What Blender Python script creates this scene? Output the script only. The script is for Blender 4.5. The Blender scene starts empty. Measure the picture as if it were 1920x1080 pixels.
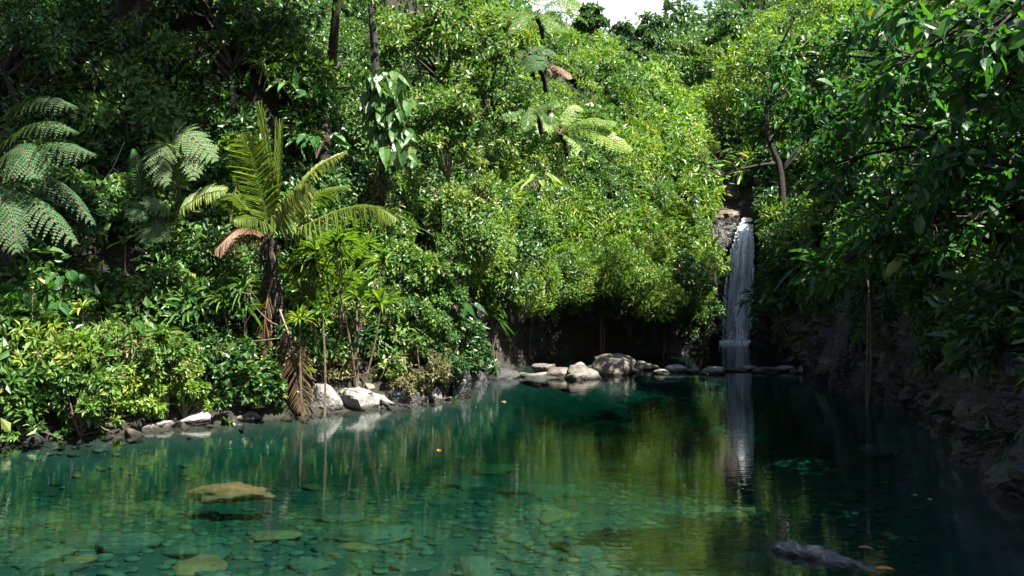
import bpy, math, random
import numpy as np
from mathutils import Vector

random.seed(7)
RNG = np.random.default_rng(11)
scene = bpy.context.scene
COL = scene.collection
F = 1700.0            # focal length in photo pixels (1920 wide)
CAM_Z = 2.0


def P(x, y, d):
    """a point seen at photo pixel x, y and d metres ahead"""
    return np.array(((x - 960) / F * d, d, CAM_Z - (y - 540) / F * d))


# ------------------------------------------------------------------ noise
def _hash(ix, iy, iz, seed):
    h = (ix.astype(np.int64) * 374761393 + iy.astype(np.int64) * 668265263 + iz.astype(np.int64) * 2147483647 + seed * 144665) & 0xFFFFFFFF
    h = ((h ^ (h >> 13)) * 1274126177) & 0xFFFFFFFF
    h = ((h ^ (h >> 16)) * 2246822519) & 0xFFFFFFFF
    return ((h ^ (h >> 15)) & 0xFFFFFF) / float(0xFFFFFF)


def noise3(p, seed=0):
    p = np.asarray(p, float)
    i = np.floor(p).astype(np.int64)
    f = p - i
    f = f * f * (3 - 2 * f)
    out = 0
    for dx in (0, 1):
        for dy in (0, 1):
            for dz in (0, 1):
                w = (f[..., 0] if dx else 1 - f[..., 0]) * (f[..., 1] if dy else 1 - f[..., 1]) * (f[..., 2] if dz else 1 - f[..., 2])
                out = out + w * _hash(i[..., 0] + dx, i[..., 1] + dy, i[..., 2] + dz, seed)
    return out * 2 - 1


def fbm(p, seed=0, octaves=4):
    p = np.asarray(p, float)
    a, s, t = 1.0, 0.0, 0.0
    for k in range(octaves):
        s = s + a * noise3(p * (2.03 ** k) + 17.3 * k, seed + k)
        t += a
        a *= 0.5
    return s / t


def sstep(a, b, x):
    t = np.clip((x - a) / (b - a), 0, 1)
    return t * t * (3 - 2 * t)


def unit(v):
    v = np.asarray(v, float)
    return v / np.maximum(np.linalg.norm(v, axis=-1, keepdims=True), 1e-9)


# ------------------------------------------------------------------ materials
def _mat(name):
    m = bpy.data.materials.new(name)
    m.use_nodes = True
    nt = m.node_tree
    nt.nodes.clear()
    out = nt.nodes.new('ShaderNodeOutputMaterial')
    return m, nt, out


def _ramp(nt, stops):
    r = nt.nodes.new('ShaderNodeValToRGB')
    el = r.color_ramp.elements
    while len(el) < len(stops):
        el.new(0.5)
    for e, (p, c) in zip(el, stops):
        e.position = p
        e.color = (*c, 1)
    return r


def leaf_mat(name, stops, rough=0.42, trans=0.36, spec=0.5, trans_gain=1.5):
    m, nt, out = _mat(name)
    a = nt.nodes.new('ShaderNodeAttribute')
    a.attribute_name = 'tint'
    r = _ramp(nt, stops)
    nt.links.new(a.outputs['Fac'], r.inputs['Fac'])
    b = nt.nodes.new('ShaderNodeBsdfPrincipled')
    b.inputs['Roughness'].default_value = rough
    b.inputs['Specular IOR Level'].default_value = spec
    nt.links.new(r.outputs['Color'], b.inputs['Base Color'])
    mx = nt.nodes.new('ShaderNodeMix')
    mx.data_type = 'RGBA'
    mx.blend_type = 'MULTIPLY'
    mx.inputs['Factor'].default_value = 1
    nt.links.new(r.outputs['Color'], mx.inputs['A'])
    mx.inputs['B'].default_value = (1.08 * trans_gain, 1.15 * trans_gain, 0.32 * trans_gain, 1)
    t = nt.nodes.new('ShaderNodeBsdfTranslucent')
    nt.links.new(mx.outputs['Result'], t.inputs['Color'])
    ms = nt.nodes.new('ShaderNodeMixShader')
    ms.inputs['Fac'].default_value = trans
    nt.links.new(b.outputs['BSDF'], ms.inputs[1])
    nt.links.new(t.outputs['BSDF'], ms.inputs[2])
    nt.links.new(ms.outputs['Shader'], out.inputs['Surface'])
    return m


def solid_mat(name, c1, c2, scale=6.0, rough=0.85, bump=0.3, spec=0.3, c3=None, detail=8, wet=0.0, bscale=None):
    """noise-mottled surface (bark, rock, soil)"""
    m, nt, out = _mat(name)
    tc = nt.nodes.new('ShaderNodeTexCoord')
    n = nt.nodes.new('ShaderNodeTexNoise')
    n.inputs['Scale'].default_value = scale
    n.inputs['Detail'].default_value = detail
    n.inputs['Roughness'].default_value = 0.62
    nt.links.new(tc.outputs['Object'], n.inputs['Vector'])
    stops = [(0.34, c1), (0.66, c2)] if c3 is None else [(0.3, c1), (0.52, c2), (0.72, c3)]
    r = _ramp(nt, stops)
    nt.links.new(n.outputs['Fac'], r.inputs['Fac'])
    b = nt.nodes.new('ShaderNodeBsdfPrincipled')
    b.inputs['Roughness'].default_value = rough
    b.inputs['Specular IOR Level'].default_value = spec
    if wet:                                        # stones stay wet and algae-dark just above the water
        ge = nt.nodes.new('ShaderNodeNewGeometry')
        sp = nt.nodes.new('ShaderNodeSeparateXYZ')
        nt.links.new(ge.outputs['Position'], sp.inputs['Vector'])
        ma = nt.nodes.new('ShaderNodeMath')
        ma.operation = 'MULTIPLY_ADD'
        nt.links.new(n.outputs['Fac'], ma.inputs[0])
        ma.inputs[1].default_value = -.22
        nt.links.new(sp.outputs['Z'], ma.inputs[2])
        mr = nt.nodes.new('ShaderNodeMapRange')
        mr.inputs['From Min'].default_value = -.07
        mr.inputs['From Max'].default_value = -.07 + wet
        nt.links.new(ma.outputs['Value'], mr.inputs['Value'])
        wx = nt.nodes.new('ShaderNodeMix')
        wx.data_type = 'RGBA'
        wx.inputs['A'].default_value = (c1[0] * .35, c1[1] * .36, c1[2] * .28, 1)
        nt.links.new(mr.outputs['Result'], wx.inputs['Factor'])
        nt.links.new(r.outputs['Color'], wx.inputs['B'])
        nt.links.new(wx.outputs['Result'], b.inputs['Base Color'])
    else:
        nt.links.new(r.outputs['Color'], b.inputs['Base Color'])
    n2 = nt.nodes.new('ShaderNodeTexNoise')
    n2.inputs['Scale'].default_value = bscale or scale * 3.5
    n2.inputs['Detail'].default_value = 6
    nt.links.new(tc.outputs['Object'], n2.inputs['Vector'])
    bp = nt.nodes.new('ShaderNodeBump')
    bp.inputs['Strength'].default_value = bump
    bp.inputs['Distance'].default_value = 0.06
    nt.links.new(n2.outputs['Fac'], bp.inputs['Height'])
    nt.links.new(bp.outputs['Normal'], b.inputs['Normal'])
    nt.links.new(b.outputs['BSDF'], out.inputs['Surface'])
    return m


M = {}
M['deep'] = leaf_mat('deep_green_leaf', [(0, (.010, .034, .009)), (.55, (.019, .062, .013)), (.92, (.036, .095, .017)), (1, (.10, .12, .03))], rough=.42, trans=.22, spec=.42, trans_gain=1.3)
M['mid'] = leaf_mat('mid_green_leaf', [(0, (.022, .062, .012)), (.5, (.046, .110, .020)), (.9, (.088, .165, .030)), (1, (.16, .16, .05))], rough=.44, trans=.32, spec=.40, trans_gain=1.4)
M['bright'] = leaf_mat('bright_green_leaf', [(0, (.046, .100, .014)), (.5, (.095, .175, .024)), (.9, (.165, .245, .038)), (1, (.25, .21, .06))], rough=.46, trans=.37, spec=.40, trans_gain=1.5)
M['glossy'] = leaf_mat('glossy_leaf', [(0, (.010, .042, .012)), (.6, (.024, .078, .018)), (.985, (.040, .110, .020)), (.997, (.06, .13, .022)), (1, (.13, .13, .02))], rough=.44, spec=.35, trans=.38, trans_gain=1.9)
M['fern'] = leaf_mat('fern_leaflet', [(0, (.022, .060, .020)), (.6, (.045, .10, .032)), (1, (.10, .15, .06))], rough=.6, trans=.34, spec=.25)
M['palm'] = leaf_mat('palm_leaflet', [(0, (.050, .090, .016)), (.5, (.095, .140, .026)), (.85, (.15, .18, .04)), (1, (.26, .22, .07))], rough=.45, trans=.40)
M['dead'] = leaf_mat('dry_leaflet', [(0, (.075, .042, .022)), (.6, (.15, .088, .05)), (1, (.26, .18, .12))], rough=.6, trans=.15)
M['moss'] = leaf_mat('mossy_leaf', [(0, (.050, .055, .020)), (.6, (.10, .10, .035)), (1, (.17, .14, .06))], rough=.6, trans=.2)
M['far'] = leaf_mat('far_tree_leaf', [(0, (.022, .060, .022)), (.6, (.045, .10, .030)), (1, (.085, .145, .035))], rough=.5, trans=.35)
M['bark'] = solid_mat('dark_bark', (.007, .0055, .0045), (.026, .020, .015), scale=9, bump=.6)
M['twig'] = solid_mat('dry_twig', (.05, .036, .025), (.16, .12, .085), scale=14, bump=.3)
M['palebark'] = solid_mat('pale_root', (.05, .045, .03), (.20, .17, .12), scale=10, bump=.6)
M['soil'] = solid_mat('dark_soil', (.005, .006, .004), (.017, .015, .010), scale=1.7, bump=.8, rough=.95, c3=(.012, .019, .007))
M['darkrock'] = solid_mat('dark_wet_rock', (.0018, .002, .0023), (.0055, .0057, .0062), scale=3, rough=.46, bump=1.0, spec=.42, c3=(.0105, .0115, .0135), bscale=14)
M['redrock'] = solid_mat('brown_rock', (.035, .026, .020), (.10, .075, .058), scale=2.5, rough=.7, bump=.9, c3=(.20, .155, .125), bscale=12)
M['greyrock'] = solid_mat('pale_grey_rock', (.05, .049, .047), (.15, .147, .14), scale=4, rough=.72, bump=.5, c3=(.29, .285, .27), bscale=22, wet=.05)
M['tanrock'] = solid_mat('tan_grey_rock', (.035, .030, .025), (.095, .083, .070), scale=5, rough=.75, bump=.5, c3=(.165, .145, .122), bscale=26, wet=.05)
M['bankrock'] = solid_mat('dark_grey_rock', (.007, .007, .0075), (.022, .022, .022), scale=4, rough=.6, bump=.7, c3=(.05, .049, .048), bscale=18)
M['bedstone'] = solid_mat('bed_stone', (.010, .011, .007), (.026, .026, .018), scale=4, rough=.8, bump=.3, c3=(.046, .043, .032))
M['bedstone_dark'] = solid_mat('dark_bed_stone', (.007, .008, .006), (.017, .017, .013), scale=4, rough=.8, bump=.3, c3=(.032, .030, .024))
M['bedstone_red'] = solid_mat('rusty_bed_stone', (.035, .015, .007), (.095, .032, .011), scale=3, rough=.8, bump=.3, c3=(.12, .05, .02))
M['gravel'] = solid_mat('bed_gravel', (.0045, .006, .0045), (.012, .014, .010), scale=3.2, rough=.9, bump=.8, c3=(.024, .025, .018), bscale=9)
M['log'] = solid_mat('wet_dark_wood', (.010, .011, .014), (.032, .034, .042), scale=5, rough=.30, bump=.5, spec=.6, c3=(.075, .075, .085))


# ------------------------------------------------------------------ mesh collector
T_RHOMB = (np.array([(0, 0, 0), (.42, -.5, .10), (1, 0, -.06), (.42, .5, .10)], float), np.array([(0, 1, 2), (0, 2, 3)]))
T_LEAF = (np.array([(0, 0, 0), (.22, -.36, .05), (.22, 0, 0), (.22, .36, .05), (.55, -.5, .05), (.55, 0, -.02), (.55, .5, .05), (.82, -.26, -.02), (.82, 0, -.06), (.82, .26, -.02), (1, 0, -.14)], float),
          np.array([(0, 1, 2), (0, 2, 3), (1, 4, 5), (1, 5, 2), (2, 5, 6), (2, 6, 3), (4, 7, 8), (4, 8, 5), (5, 8, 9), (5, 9, 6), (7, 10, 8), (8, 10, 9)]))
_s = [(0, .25), (.2, .85), (.45, 1.0), (.7, .75), (.88, .4), (1, .03)]
T_STRAP = (np.array([p for t, w in _s for p in ((t, -.5 * w, .03), (t, 0, -.05), (t, .5 * w, .03))], float),
           np.array([f for k in range(5) for c in (0, 1) for f in ((3 * k + c, 3 * k + 3 + c, 3 * k + 4 + c), (3 * k + c, 3 * k + 4 + c, 3 * k + 1 + c))]))
_h = [(0, .45), (.12, .95), (.3, 1.0), (.55, .78), (.8, .42), (1, .02)]
T_HEART = (np.array([p for t, w in _h for p in ((t, -.5 * w, .05), (t, 0, -.04), (t, .5 * w, .05))], float), T_STRAP[1])


class MB:
    def __init__(self):
        self.V, self.T, self.A, self.I = [], [], [], []
        self.n = 0

    def add(self, V, T, tint=0.5, mi=0):
        V = np.asarray(V, float).reshape(-1, 3)
        T = np.asarray(T, np.int64).reshape(-1, 3)
        self.V.append(V)
        self.T.append(T + self.n)
        self.A.append(np.broadcast_to(np.asarray(tint, float), (len(V),)))
        self.I.append(np.full(len(T), mi, np.int64))
        self.n += len(V)
        return self

    def leaves(self, pos, d, nrm, L, W, tint, mi=0, tpl=T_RHOMB, droop=0.0):
        pos = np.asarray(pos, float)
        n = len(pos)
        if n == 0:
            return self
        d = unit(d)
        side = unit(np.cross(d, nrm))
        nn = np.cross(side, d)
        L = np.broadcast_to(np.asarray(L, float), (n,))[:, None, None]
        W = np.broadcast_to(np.asarray(W, float), (n,))[:, None, None]
        tv, tf = tpl
        V = pos[:, None] + d[:, None] * L * tv[None, :, 0:1] + side[:, None] * W * tv[None, :, 1:2] + nn[:, None] * L * tv[None, :, 2:3]
        if np.any(np.asarray(droop) != 0):
            dr = np.broadcast_to(np.asarray(droop, float), (n,))[:, None]
            V[..., 2] -= dr * L[:, :, 0] * (tv[None, :, 0] ** 2)
        k = len(tv)
        T = (tf[None] + (np.arange(n) * k)[:, None, None]).reshape(-1, 3)
        self.add(V.reshape(-1, 3), T, np.repeat(np.broadcast_to(np.asarray(tint, float), (n,)), k), mi)
        return self

    def tube(self, pts, rad, sides=6, mi=0, tint=.5, rough=0.0):
        pts = np.asarray(pts, float)
        n = len(pts)
        rad = np.broadcast_to(np.asarray(rad, float), (n,))
        tg = unit(np.gradient(pts, axis=0))
        ref = np.array((0.31, 0.95, 0.1)) if abs(tg[0][2]) > .7 else np.array((0, 0, 1.0))
        a = unit(np.cross(tg, ref))
        b = np.cross(tg, a)
        th = np.arange(sides) / sides * 2 * np.pi
        r = rad[:, None] * (1 + rough * RNG.normal(size=(n, sides)))
        ring = pts[:, None] + r[..., None] * (np.cos(th)[None, :, None] * a[:, None] + np.sin(th)[None, :, None] * b[:, None])
        V = ring.reshape(-1, 3)
        T = []
        for i in range(n - 1):
            for j in range(sides):
                q = (i * sides + j, i * sides + (j + 1) % sides, (i + 1) * sides + (j + 1) % sides, (i + 1) * sides + j)
                T += [(q[0], q[1], q[2]), (q[0], q[2], q[3])]
        V = np.vstack([V, pts[0:1], pts[-1:]])
        for j in range(sides):
            T.append((n * sides, (j + 1) % sides, j))
            T.append((n * sides + 1, (n - 1) * sides + j, (n - 1) * sides + (j + 1) % sides))
        return self.add(V, T, tint, mi)

    def mesh(self, name, mats, smooth=False):
        V = np.vstack(self.V).astype(np.float32)
        T = np.vstack(self.T).astype(np.int32)
        A = np.concatenate(self.A).astype(np.float32)
        I = np.concatenate(self.I).astype(np.int32)
        me = bpy.data.meshes.new(name)
        me.vertices.add(len(V))
        me.vertices.foreach_set('co', V.ravel())
        me.loops.add(len(T) * 3)
        me.loops.foreach_set('vertex_index', T.ravel())
        me.polygons.add(len(T))
        me.polygons.foreach_set('loop_start', np.arange(0, len(T) * 3, 3, dtype=np.int32))
        me.polygons.foreach_set('material_index', I)
        me.polygons.foreach_set('use_smooth', np.full(len(T), bool(smooth)))
        me.update(calc_edges=True)
        at = me.attributes.new('tint', 'FLOAT', 'POINT')
        at.data.foreach_set('value', A)
        for m in (mats if isinstance(mats, (list, tuple)) else [mats]):
            me.materials.append(M[m] if isinstance(m, str) else m)
        return me

    def obj(self, name, mats, parent=None, smooth=False, loc=None):
        o = bpy.data.objects.new(name, self.mesh(name, mats, smooth))
        COL.objects.link(o)
        if parent is not None:
            o.parent = parent
        if loc is not None:
            o.location = loc
        return o


def tag(o, label=None, cat=None, group=None, kind=None):
    for k, v in (('label', label), ('category', cat), ('group', group), ('kind', kind)):
        if v:
            o[k] = v
    return o


def thing(name, label, cat, loc=(0, 0, 0), group=None, rz=0):
    o = bpy.data.objects.new(name, None)
    o.empty_display_size = 0.2
    COL.objects.link(o)
    o.location = tuple(loc)
    o.rotation_euler = (0, 0, rz)
    return tag(o, label, cat, group)


def copy_tree(o, parent=None):
    c = o.copy()
    COL.objects.link(c)
    if parent is not None:
        c.parent = parent
    for ch in list(o.children):
        copy_tree(ch, c)
    return c


def bez(p0, p1, p2, n=16):
    t = np.linspace(0, 1, n)[:, None]
    p0, p1, p2 = (np.asarray(p, float) for p in (p0, p1, p2))
    return (1 - t) ** 2 * p0 + 2 * t * (1 - t) * p1 + t * t * p2


def spline(pts, n=24):
    """smooth path through points"""
    pts = np.asarray(pts, float)
    k = len(pts)
    ext = np.vstack([2 * pts[0] - pts[1], pts, 2 * pts[-1] - pts[-2]])
    out = []
    for u in np.linspace(0, k - 1, n):
        i = min(int(u), k - 2)
        t = u - i
        a, b, c, d = ext[i:i + 4]
        out.append(.5 * (2 * b + (c - a) * t + (2 * a - 5 * b + 4 * c - d) * t * t + (3 * b - a - 3 * c + d) * t ** 3))
    return np.array(out)


# ------------------------------------------------------------------ land
# waterlines: X, Y, base height, cliff height, cliff width, bank width, bank slope, hill slope, hill height
LS = np.array([
    (-40, 6.0, 0, .3, .4, 2.2, .35, 1.3, 16),
    (-14, 9.8, 0, .3, .4, 2.2, .35, 1.3, 16),
    (-9.7, 11.3, 0, .3, .4, 2.2, .35, 1.4, 16),
    (-6.7, 11.9, 0, .3, .4, 2.2, .35, 1.5, 16),
    (-5.3, 12.7, 0, .3, .4, 2.0, .35, 1.5, 16),
    (-3.36, 14.3, 0, .3, .4, 1.4, .40, 1.5, 16),
    (-1.82, 15.45, 0, .4, .4, .9, .5, 1.5, 16),
    (-.89, 16.8, 0, .7, .4, .8, .6, 1.5, 16),
    (-.85, 20.6, 0, 1.7, .3, .5, .6, 1.45, 15),
    (.58, 24.6, 0, 2.2, .3, .5, .6, 1.35, 15),
    (2.97, 26.6, 0, 2.1, .3, .5, .5, 1.25, 15),
    (6.0, 28.3, 0, 1.9, .3, .5, .5, 1.15, 13),
    (6.96, 32.4, 0, 3.4, .4, .6, .5, 1.1, 12),
    (7.50, 33.45, 0, 4.6, .3, .6, .5, 1.0, 12),
    (7.65, 33.75, 4.4, .5, .5, .8, .6, 1.0, 12),
    (7.95, 37, 6.3, .4, .5, .8, .5, .9, 11),
    (8.0, 45, 9.2, .4, .5, 1, .5, .7, 9),
    (7.6, 60, 13.5, .4, .5, 1, .4, .5, 9),
    (9.0, 90, 20.0, .4, .5, 1, .3, .4, 12),
    (15.0, 150, 29, .4, .5, 1, .25, .4, 10),
    (34, 300, 45, .4, .5, 1, .2, .4, 20)])
RS = np.array([
    (40, -20, 0, 1.2, .5, 1, .5, .8, 9),
    (6.5, -12, 0, 1.2, .5, 1, .5, .8, 9),
    (4.6, -3, 0, 1.0, .5, 1, .6, 1.0, 9),
    (4.15, 3, 0, 1.0, .5, 1, .6, 1.0, 9),
    (4.25, 6.1, 0, 1.0, .7, .8, .7, 1.1, 9),
    (4.95, 8.7, 0, 1.1, .8, .8, .8, 1.2, 9),
    (5.65, 10.97, 0, 1.4, .9, .7, .8, 1.2, 9),
    (6.6, 14.5, 0, 2.0, .8, .6, .8, 1.2, 9),
    (6.75, 17.9, 0, 2.4, .5, .6, .8, 1.2, 9),
    (7.1, 21.2, 0, 2.6, .4, .6, .8, 1.2, 10),
    (8.3, 29.6, 0, 3.2, .4, .6, .8, 1.2, 11),
    (8.85, 33.2, 0, 4.6, .3, .6, .6, 1.2, 12),
    (8.95, 33.75, 4.4, .5, .5, .8, .6, 1.1, 12),
    (9.0, 37, 6.3, .4, .5, .8, .5, 1.0, 11),
    (9.2, 45, 9.2, .4, .5, 1, .5, .9, 10),
    (9.2, 60, 13.5, .4, .5, 1, .4, .6, 12),
    (11.5, 90, 20.0, .4, .5, 1, .3, .5, 22),
    (19.0, 150, 29, .4, .5, 1, .25, .5, 34),
    (38, 300, 45, .4, .5, 1, .2, .4, 50)])


def near_line(X, Y, S):
    best = np.full(X.shape, 1e9)
    par = np.zeros(X.shape + (7,))
    for a, b in zip(S[:-1], S[1:]):
        dx, dy = b[0] - a[0], b[1] - a[1]
        t = np.clip(((X - a[0]) * dx + (Y - a[1]) * dy) / (dx * dx + dy * dy), 0, 1)
        dist = np.hypot(X - a[0] - t * dx, Y - a[1] - t * dy)
        w = dist < best
        best = np.where(w, dist, best)
        p = a[2:] + t[..., None] * (b[2:] - a[2:])
        par = np.where(w[..., None], p, par)
    return best, par


POLY = np.vstack([LS[:, :2], RS[::-1, :2]])


def inside(X, Y):
    r = np.zeros(X.shape, bool)
    n = len(POLY)
    for i in range(n):
        x1, y1 = POLY[i]
        x2, y2 = POLY[(i + 1) % n]
        c = ((y1 > Y) != (y2 > Y)) & (X < (x2 - x1) * (Y - y1) / (y2 - y1 + 1e-12) + x1)
        r ^= c
    return r


def depth_at(X, Y, s):
    D = np.interp(Y, [-10, 3, 6, 8, 10, 12, 15, 18.5, 20.5, 22, 25, 30, 34], [.2, .25, .30, .36, .46, .62, .80, .55, .14, .16, .4, .8, .9])
    D = D * (1 - .35 * sstep(1.0, 4.5, X) * sstep(16, 12, Y))
    return D * sstep(0, 1.6, s) + .02


def height(X, Y):
    X = np.asarray(X, float)
    Y = np.asarray(Y, float)
    dl, pl = near_line(X, Y, LS)
    dr, pr = near_line(X, Y, RS)
    left = dl < dr
    s = np.where(left, dl, dr)
    p = np.where(left[..., None], pl, pr)
    zb, c, wc, s1, m1, m2, H = np.moveaxis(p, -1, 0)
    q = np.stack([X, Y, np.zeros_like(X)], -1)
    n1 = fbm(q * .55, 3, 4)
    e = np.maximum(0, s - s1)
    z = zb + c * sstep(0, 1, s / wc) + m1 * np.minimum(s, s1) + H * (1 - np.exp(-m2 * e / H)) + n1 * np.minimum(.15 + s * .16, 1.0)
    ins = inside(X, Y)
    pool = -depth_at(X, Y, s) + .05 * fbm(q * .9, 9, 3)
    up = np.interp(Y, LS[14:, 1], LS[14:, 2]) - .12 + .05 * fbm(q * 2, 5, 2)
    zin = np.where(Y < 33.7, pool, up)
    return np.where(ins, zin, z)


def axis(fine0, fine1, step, lo, hi, grow=1.13):
    a = list(np.arange(fine0, fine1 + step / 2, step))
    st = step
    while a[-1] < hi:
        st *= grow
        a.append(a[-1] + st)
    st = step
    while a[0] > lo:
        st *= grow
        a.insert(0, a[0] - st)
    return np.array(a)


gx = axis(-13, 14, .16, -260, 300)
gy = axis(2, 40, .16, -90, 420)
GX, GY = np.meshgrid(gx, gy)
GZ = height(GX, GY)
# one sheet for the whole land; water stands in it
nx, ny = len(gx), len(gy)
idx = np.arange(nx * ny).reshape(ny, nx)
quads = np.stack([idx[:-1, :-1], idx[:-1, 1:], idx[1:, 1:], idx[1:, :-1]], -1).reshape(-1, 4)
cxm = (GX[:-1, :-1] + GX[1:, 1:]).ravel() / 2
cym = (GY[:-1, :-1] + GY[1:, 1:]).ravel() / 2
zmax = np.maximum(np.maximum(GZ[:-1, :-1], GZ[1:, 1:]), np.maximum(GZ[1:, :-1], GZ[:-1, 1:])).ravel()
mi = np.where(inside(cxm, cym) & (cym < 33.5) & (zmax < -.02), 1, 0)
me = bpy.data.meshes.new('terrain')
V = np.stack([GX, GY, GZ], -1).reshape(-1, 3).astype(np.float32)
me.vertices.add(len(V))
me.vertices.foreach_set('co', V.ravel())
me.loops.add(len(quads) * 4)
me.loops.foreach_set('vertex_index', quads.ravel().astype(np.int32))
me.polygons.add(len(quads))
me.polygons.foreach_set('loop_start', np.arange(0, len(quads) * 4, 4, dtype=np.int32))
me.polygons.foreach_set('material_index', mi.astype(np.int32))
me.polygons.foreach_set('use_smooth', np.ones(len(quads), bool))
me.update(calc_edges=True)
me.materials.append(M['soil'])
me.materials.append(M['gravel'])
terrain = bpy.data.objects.new('terrain', me)
COL.objects.link(terrain)
tag(terrain, kind='structure')


def hz(x, y):
    return float(height(np.array([x]), np.array([y]))[0])


def on_land(px, py, dmin=8, dmax=120):
    """the point of the land seen at a photo pixel"""
    d = np.geomspace(dmin, dmax, 900)
    X = (px - 960) / F * d
    Z = CAM_Z - (py - 540) / F * d
    h = height(X, d)
    k = np.argmax(h >= Z)
    return np.array((X[k], d[k], Z[k]))


# ------------------------------------------------------------------ water
def water_mat():
    m, nt, out = _mat('clear_river_water')
    tc = nt.nodes.new('ShaderNodeTexCoord')
    mp = nt.nodes.new('ShaderNodeMapping')
    mp.inputs['Scale'].default_value = (.62, 1.5, 1.0)
    nt.links.new(tc.outputs['Object'], mp.inputs['Vector'])
    n1 = nt.nodes.new('ShaderNodeTexNoise')
    n1.inputs['Scale'].default_value = 3.4
    n1.inputs['Detail'].default_value = 4
    n1.inputs['Roughness'].default_value = .5
    nt.links.new(mp.outputs['Vector'], n1.inputs['Vector'])
    n0 = nt.nodes.new('ShaderNodeTexNoise')       # calm and ruffled patches
    n0.inputs['Scale'].default_value = .35
    n0.inputs['Detail'].default_value = 2
    nt.links.new(tc.outputs['Object'], n0.inputs['Vector'])
    mr = nt.nodes.new('ShaderNodeMapRange')
    mr.inputs['From Min'].default_value = .35
    mr.inputs['From Max'].default_value = .68
    mr.inputs['To Min'].default_value = .45
    mr.inputs['To Max'].default_value = 1.15
    nt.links.new(n0.outputs['Fac'], mr.inputs['Value'])
    mul = nt.nodes.new('ShaderNodeMath')
    mul.operation = 'MULTIPLY'
    mp2 = nt.nodes.new('ShaderNodeMapping')          # short wind ripples across the view
    mp2.inputs['Scale'].default_value = (1.1, 4.4, 1.0)
    nt.links.new(tc.outputs['Object'], mp2.inputs['Vector'])
    n3 = nt.nodes.new('ShaderNodeTexNoise')
    n3.inputs['Scale'].default_value = 4.2
    n3.inputs['Detail'].default_value = 2
    nt.links.new(mp2.outputs['Vector'], n3.inputs['Vector'])
    ma3 = nt.nodes.new('ShaderNodeMath')
    ma3.operation = 'MULTIPLY_ADD'
    nt.links.new(n3.outputs['Fac'], ma3.inputs[0])
    ma3.inputs[1].default_value = .55
    nt.links.new(n1.outputs['Fac'], ma3.inputs[2])
    nt.links.new(ma3.outputs['Value'], mul.inputs[0])
    nt.links.new(mr.outputs['Result'], mul.inputs[1])
    bp = nt.nodes.new('ShaderNodeBump')
    bp.inputs['Strength'].default_value = 1.0
    bp.inputs['Distance'].default_value = .0026
    nt.links.new(mul.outputs['Value'], bp.inputs['Height'])
    fr = nt.nodes.new('ShaderNodeFresnel')
    fr.inputs['IOR'].default_value = 1.7
    nt.links.new(bp.outputs['Normal'], fr.inputs['Normal'])
    tr = nt.nodes.new('ShaderNodeBsdfTransparent')
    gl = nt.nodes.new('ShaderNodeBsdfGlossy')
    gl.inputs['Roughness'].default_value = .015
    nt.links.new(bp.outputs['Normal'], gl.inputs['Normal'])
    mx = nt.nodes.new('ShaderNodeMixShader')
    gm_ = nt.nodes.new('ShaderNodeNewGeometry')
    bf = nt.nodes.new('ShaderNodeMath')            # from below the surface lets light out
    bf.operation = 'SUBTRACT'
    bf.use_clamp = True
    nt.links.new(fr.outputs['Fac'], bf.inputs[0])
    nt.links.new(gm_.outputs['Backfacing'], bf.inputs[1])
    nt.links.new(bf.outputs['Value'], mx.inputs['Fac'])
    nt.links.new(tr.outputs['BSDF'], mx.inputs[1])
    nt.links.new(gl.outputs['BSDF'], mx.inputs[2])
    nt.links.new(mx.outputs['Shader'], out.inputs['Surface'])
    ab = nt.nodes.new('ShaderNodeVolumeAbsorption')
    ab.inputs['Color'].default_value = (.26, .80, .75, 1)
    ab.inputs['Density'].default_value = 1.7
    nt.links.new(ab.outputs['Volume'], out.inputs['Volume'])
    return m


M['water'] = water_mat()
w = MB()
x0, x1, y0, y1, zb_ = -45, 14, -40, 33.9, -3.0
w.add([(x0, y0, 0), (x1, y0, 0), (x1, y1, 0), (x0, y1, 0), (x0, y0, zb_), (x1, y0, zb_), (x1, y1, zb_), (x0, y1, zb_)],
      [(0, 1, 2), (0, 2, 3), (4, 6, 5), (4, 7, 6), (0, 5, 1), (0, 4, 5), (1, 6, 2), (1, 5, 6), (2, 7, 3), (2, 6, 7), (3, 4, 0), (3, 7, 4)])
wo = w.obj('water', 'water')
tag(wo, kind='structure')


# ------------------------------------------------------------------ rocks
def ico(sub):
    import bmesh
    bm = bmesh.new()
    bmesh.ops.create_icosphere(bm, subdivisions=sub, radius=1)
    V = np.array([v.co[:] for v in bm.verts])
    bm.verts.index_update()
    T = np.array([[v.index for v in f.verts] for f in bm.faces])
    bm.free()
    return V, T


ICO = {k: ico(k) for k in (2, 3, 4, 5)}


def rock(seed, size, sub=4, planes=14, facet=.8, rough=.08, rz=0.0):
    """an angular or water-worn stone, size = half extents"""
    r = np.random.default_rng(seed)
    D, T = ICO[sub]
    n = unit(r.normal(size=(planes, 3)))
    if facet > .85:
        planes = 9
        n = n[:planes]
    h = r.uniform(.5 if facet > .85 else .68, 1.0, planes)
    dots = D @ n.T
    with np.errstate(divide='ignore'):
        rr = np.where(dots > .05, h[None] / np.maximum(dots, .05), 9).min(1)
    rad = facet * np.minimum(rr, 1.35) + (1 - facet) * .92
    rad = rad * (1 + rough * fbm(D * 2.1 + seed, seed, 4) * 1.6)
    V = D * rad[:, None] * np.asarray(size)[None]
    c, s = math.cos(rz), math.sin(rz)
    V = np.stack([V[:, 0] * c - V[:, 1] * s, V[:, 0] * s + V[:, 1] * c, V[:, 2]], -1)
    return V, T


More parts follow.
